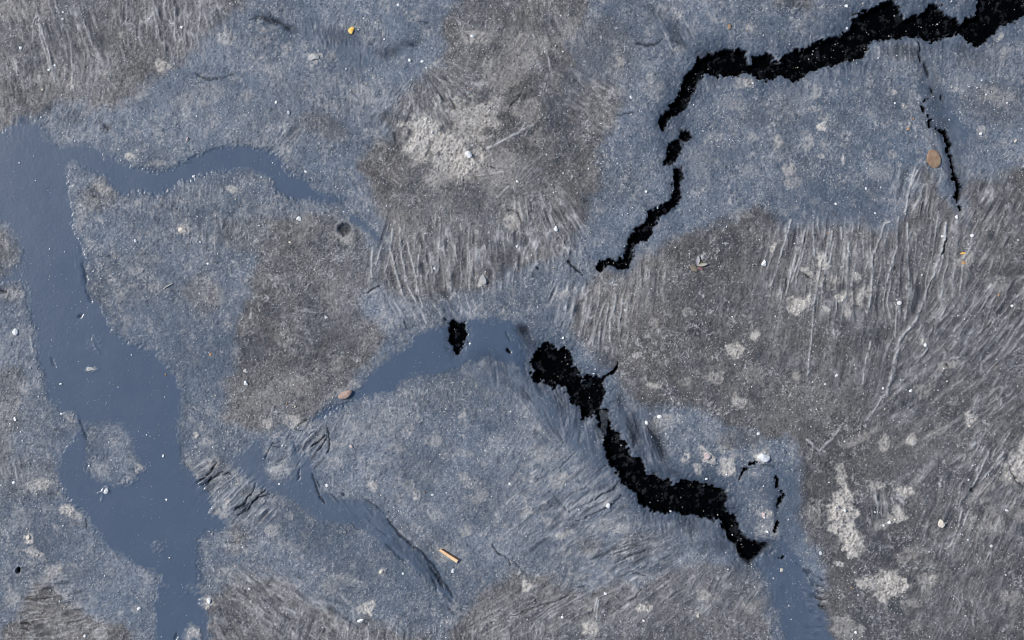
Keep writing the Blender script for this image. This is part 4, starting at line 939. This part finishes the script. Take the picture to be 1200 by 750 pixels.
# ---- withered blossom: two petals on a brown husk
def leaf_geo(L, wd, a, z0, z1, cup=.5, n=9):
    vs = []; fs = []; c, s = math.cos(a), math.sin(a)
    for i in range(n):
        t = i / (n - 1)
        hw = wd * (math.sin(math.pi * min(1, t * .9 + .08)) ** .8)
        for j, q in enumerate((-1, -.5, 0, .5, 1)):
            x = t * L; y = q * hw; z = z0 + (z1 - z0) * math.sin(t * math.pi * .6) + cup * q * q
            vs.append(((x * c - y * s) * MM, (x * s + y * c) * MM, z * MM))
    m = len(vs)
    for v in list(vs): vs.append((v[0], v[1], v[2] - .35 * MM))
    for i in range(n - 1):
        for j in range(4):
            a0 = i * 5 + j
            fs.append([a0, a0 + 5, a0 + 6, a0 + 1]); fs.append([m + a0 + 1, m + a0 + 6, m + a0 + 5, m + a0])
        for a0, fl in ((i * 5, 0), (i * 5 + 4, 1)):
            q = [a0, m + a0, m + a0 + 5, a0 + 5]; fs.append(q if fl else q[::-1])
    return vs, fs
e = bpy.data.objects.new('withered_blossom', None); scene.collection.objects.link(e)
e.location = (X(817), Y(311), (zat(817, 311) + .6) * MM)
tag(e, 'withered pale blossom with two petals on a brown husk, right of the upper crack end', 'blossom')
for (L, wd, a, z0, z1, m_) in ((11.5, 2.5, math.radians(88), 1.2, 3.0, 'petal'), (12, 2.0, math.radians(8), 1.2, 2.6, 'petal2')):
    vs, fs = leaf_geo(L, wd, a, z0, z1)
    o = mesh_obj('petal', vs, fs, m_, e, True)
vs, fs = stone_geo(6.5 * MM, 3.6 * MM, 1.6 * MM, 31, ICO3, 5, math.radians(-40)); o = mesh_obj('husk', vs, fs, 'husk', e, True); o.location = (-4.5 * MM, -3 * MM, .3 * MM)
vs, fs = stone_geo(4.5 * MM, 1.8 * MM, 1.2 * MM, 32, ICO2, 5, math.radians(-10)); o = mesh_obj('dead_petal', vs, fs, 'rose', e, True); o.location = (3.5 * MM, -4 * MM, .3 * MM)
vs, fs = stone_geo(2.4 * MM, 1.8 * MM, 1.6 * MM, 33, ICO2, 5); o = mesh_obj('bud', vs, fs, 'moss', e, True); o.location = (5 * MM, 3.5 * MM, .6 * MM)

# ---- dark round pellet stone in the bottom of the little pit is part of the ground; one hair-thin pale thread by the yellow flake
def thread(pts, r, mat, label):
    n = len(pts); vs = []; fs = []
    for i, (x, y) in enumerate(pts):
        a = pts[max(i - 1, 0)]; b_ = pts[min(i + 1, n - 1)]
        dx, dy = b_[0] - a[0], b_[1] - a[1]; l = math.hypot(dx, dy); nx, ny = -dy / l, dx / l
        z = zat(x, y) + .8
        for (u, v) in ((1, 0), (0, 1), (-1, 0), (0, -1)):
            vs.append((X(x + nx * u * r), Y(y + ny * u * r), (z + v * r) * MM))
    for i in range(n - 1):
        for j in range(4):
            k = (j + 1) % 4; fs.append([i * 4 + j, i * 4 + k, (i + 1) * 4 + k, (i + 1) * 4 + j])
    fs.append([3, 2, 1, 0]); fs.append([(n - 1) * 4 + j for j in range(4)])
    o = mesh_obj('pale_thread', vs, fs, mat, None, True)
    tag(o, label, 'fibre')
thread([(413,31.5),(414.5,29),(415.5,26.5),(417,25.2),(418.5,25),(420,26.5)], .38, 'grey', 'curled pale thread at the top of the yellow flake')
thread([(192,338.5),(196,335.5),(199,334),(203,332)], .55, 'cream', 'short cream bristle on the skin right of the big smooth film')

# ------------------------------------------------------------------ sand: grains far too many to count
rs = np.random.RandomState(5)
oct_v = np.array([(1,0,0),(-.8,.5,0),(-.6,-.8,0),(0,.1,1),(0,0,-.6),(.3,.9,.1)], np.float32)
from mathutils import geometry
def grains(name, pts, rad, mats_, seed, group=None):
    """little irregular six-cornered chips joined to one mesh"""
    rr = np.random.RandomState(seed)
    base = np.array([(1,0,0),(0,1,0),(-1,0,0),(0,-1,0),(0,0,1),(0,0,-1)], np.float32)
    bf = np.array([(0,1,4),(1,2,4),(2,3,4),(3,0,4),(1,0,5),(2,1,5),(3,2,5),(0,3,5)], np.int32)
    n = len(pts)
    j = base[None] * rr.uniform(.6, 1.35, (n, 6, 1)) + rr.uniform(-.25, .25, (n, 6, 3))
    a = rr.uniform(0, 6.28, n); c, s = np.cos(a)[:, None], np.sin(a)[:, None]
    x = j[..., 0] * c - j[..., 1] * s; y = j[..., 0] * s + j[..., 1] * c
    v = np.stack([x, y, j[..., 2] * .8], -1) * rad[:, None, None] + pts[:, None, :]
    v = (v * MM).astype(np.float32).reshape(-1, 3)
    f = (bf[None] + (np.arange(n) * 6)[:, None, None]).reshape(-1, 3)
    me = bpy.data.meshes.new(name)
    me.vertices.add(len(v)); me.vertices.foreach_set('co', v.ravel())
    me.loops.add(f.size); me.loops.foreach_set('vertex_index', f.ravel().astype(np.int32))
    me.polygons.add(len(f)); me.polygons.foreach_set('loop_start', np.arange(0, f.size, 3, dtype=np.int32)); me.polygons.foreach_set('loop_total', np.full(len(f), 3, np.int32))
    mi = np.repeat(rr.choice(len(mats_), n, p=[m[1] for m in mats_]), 8).astype(np.int32)
    me.polygons.foreach_set('material_index', mi)
    me.update(calc_edges=True)
    for m in mats_: me.materials.append(MATS[m[0]])
    o = bpy.data.objects.new(name, me); scene.collection.objects.link(o); o['kind'] = 'stuff'
    return o
def scatter(n, accept, rmin, rmax, power, seed, name, mats_, over=6):
    rr = np.random.RandomState(seed)
    xs = rr.uniform(-55, 1255, n * over); ys = rr.uniform(-55, 805, n * over)
    ii = np.clip(np.searchsorted(gx, xs), 0, NX - 1); jj = np.clip(np.searchsorted(gy, ys), 0, NY - 1)
    p = accept[jj, ii]; k = rr.uniform(0, 1, len(p)) < p
    xs, ys, ii, jj = xs[k][:n], ys[k][:n], ii[k][:n], jj[k][:n]
    rad = rmin + (rmax - rmin) * rr.uniform(0, 1, len(xs)) ** power
    z = Z[jj, ii] + rad * .35
    grains(name, np.stack([xs - W / 2, HT / 2 - ys, z], -1), rad, mats_, seed + 1)
clus = np.clip(.35 + 1.3 * fbm(PX, PY, 45, 3, 221), .05, 1)
acc = clus * (.22 + .78 * rough) * np.clip(1 - depth, 0, 1)
acc *= 1 + .5 * sstep(300, 0, PX) * sstep(200, 50, PY)
scatter(15000, np.clip(acc * (.25 + 1.0 * clump) + .03, 0, 1), .32, .62, 1.5, 330, 'fine_sand', [('white', .5), ('cream', .15), ('grey', .35)])
scatter(4200, np.clip(acc, 0, 1), .45, 1.5, 5, 300, 'sand', [('white', .72), ('cream', .14), ('grey', .10), ('orange', .04)])
flo = (depth > 5) * np.clip(.45 + 1.5 * fbm(PX, PY, 12, 2, 231), 0, 1) * 1.0
scatter(1500, np.clip((crust - .45) * 2, 0, 1) * np.clip(.25 + .9 * fbm(PX, PY, 9, 2, 225), 0, 1), .5, 1.9, 3, 320, 'crust_grit', [('white', .25), ('cream', .35), ('grey', .40)], 60)
# grains caught on the black floor and rims of the cracks
scatter(270, flo, .3, 1.2, 3.5, 310, 'crack_sand', [('white', .22), ('cream', .28), ('grey', .50)], 120)
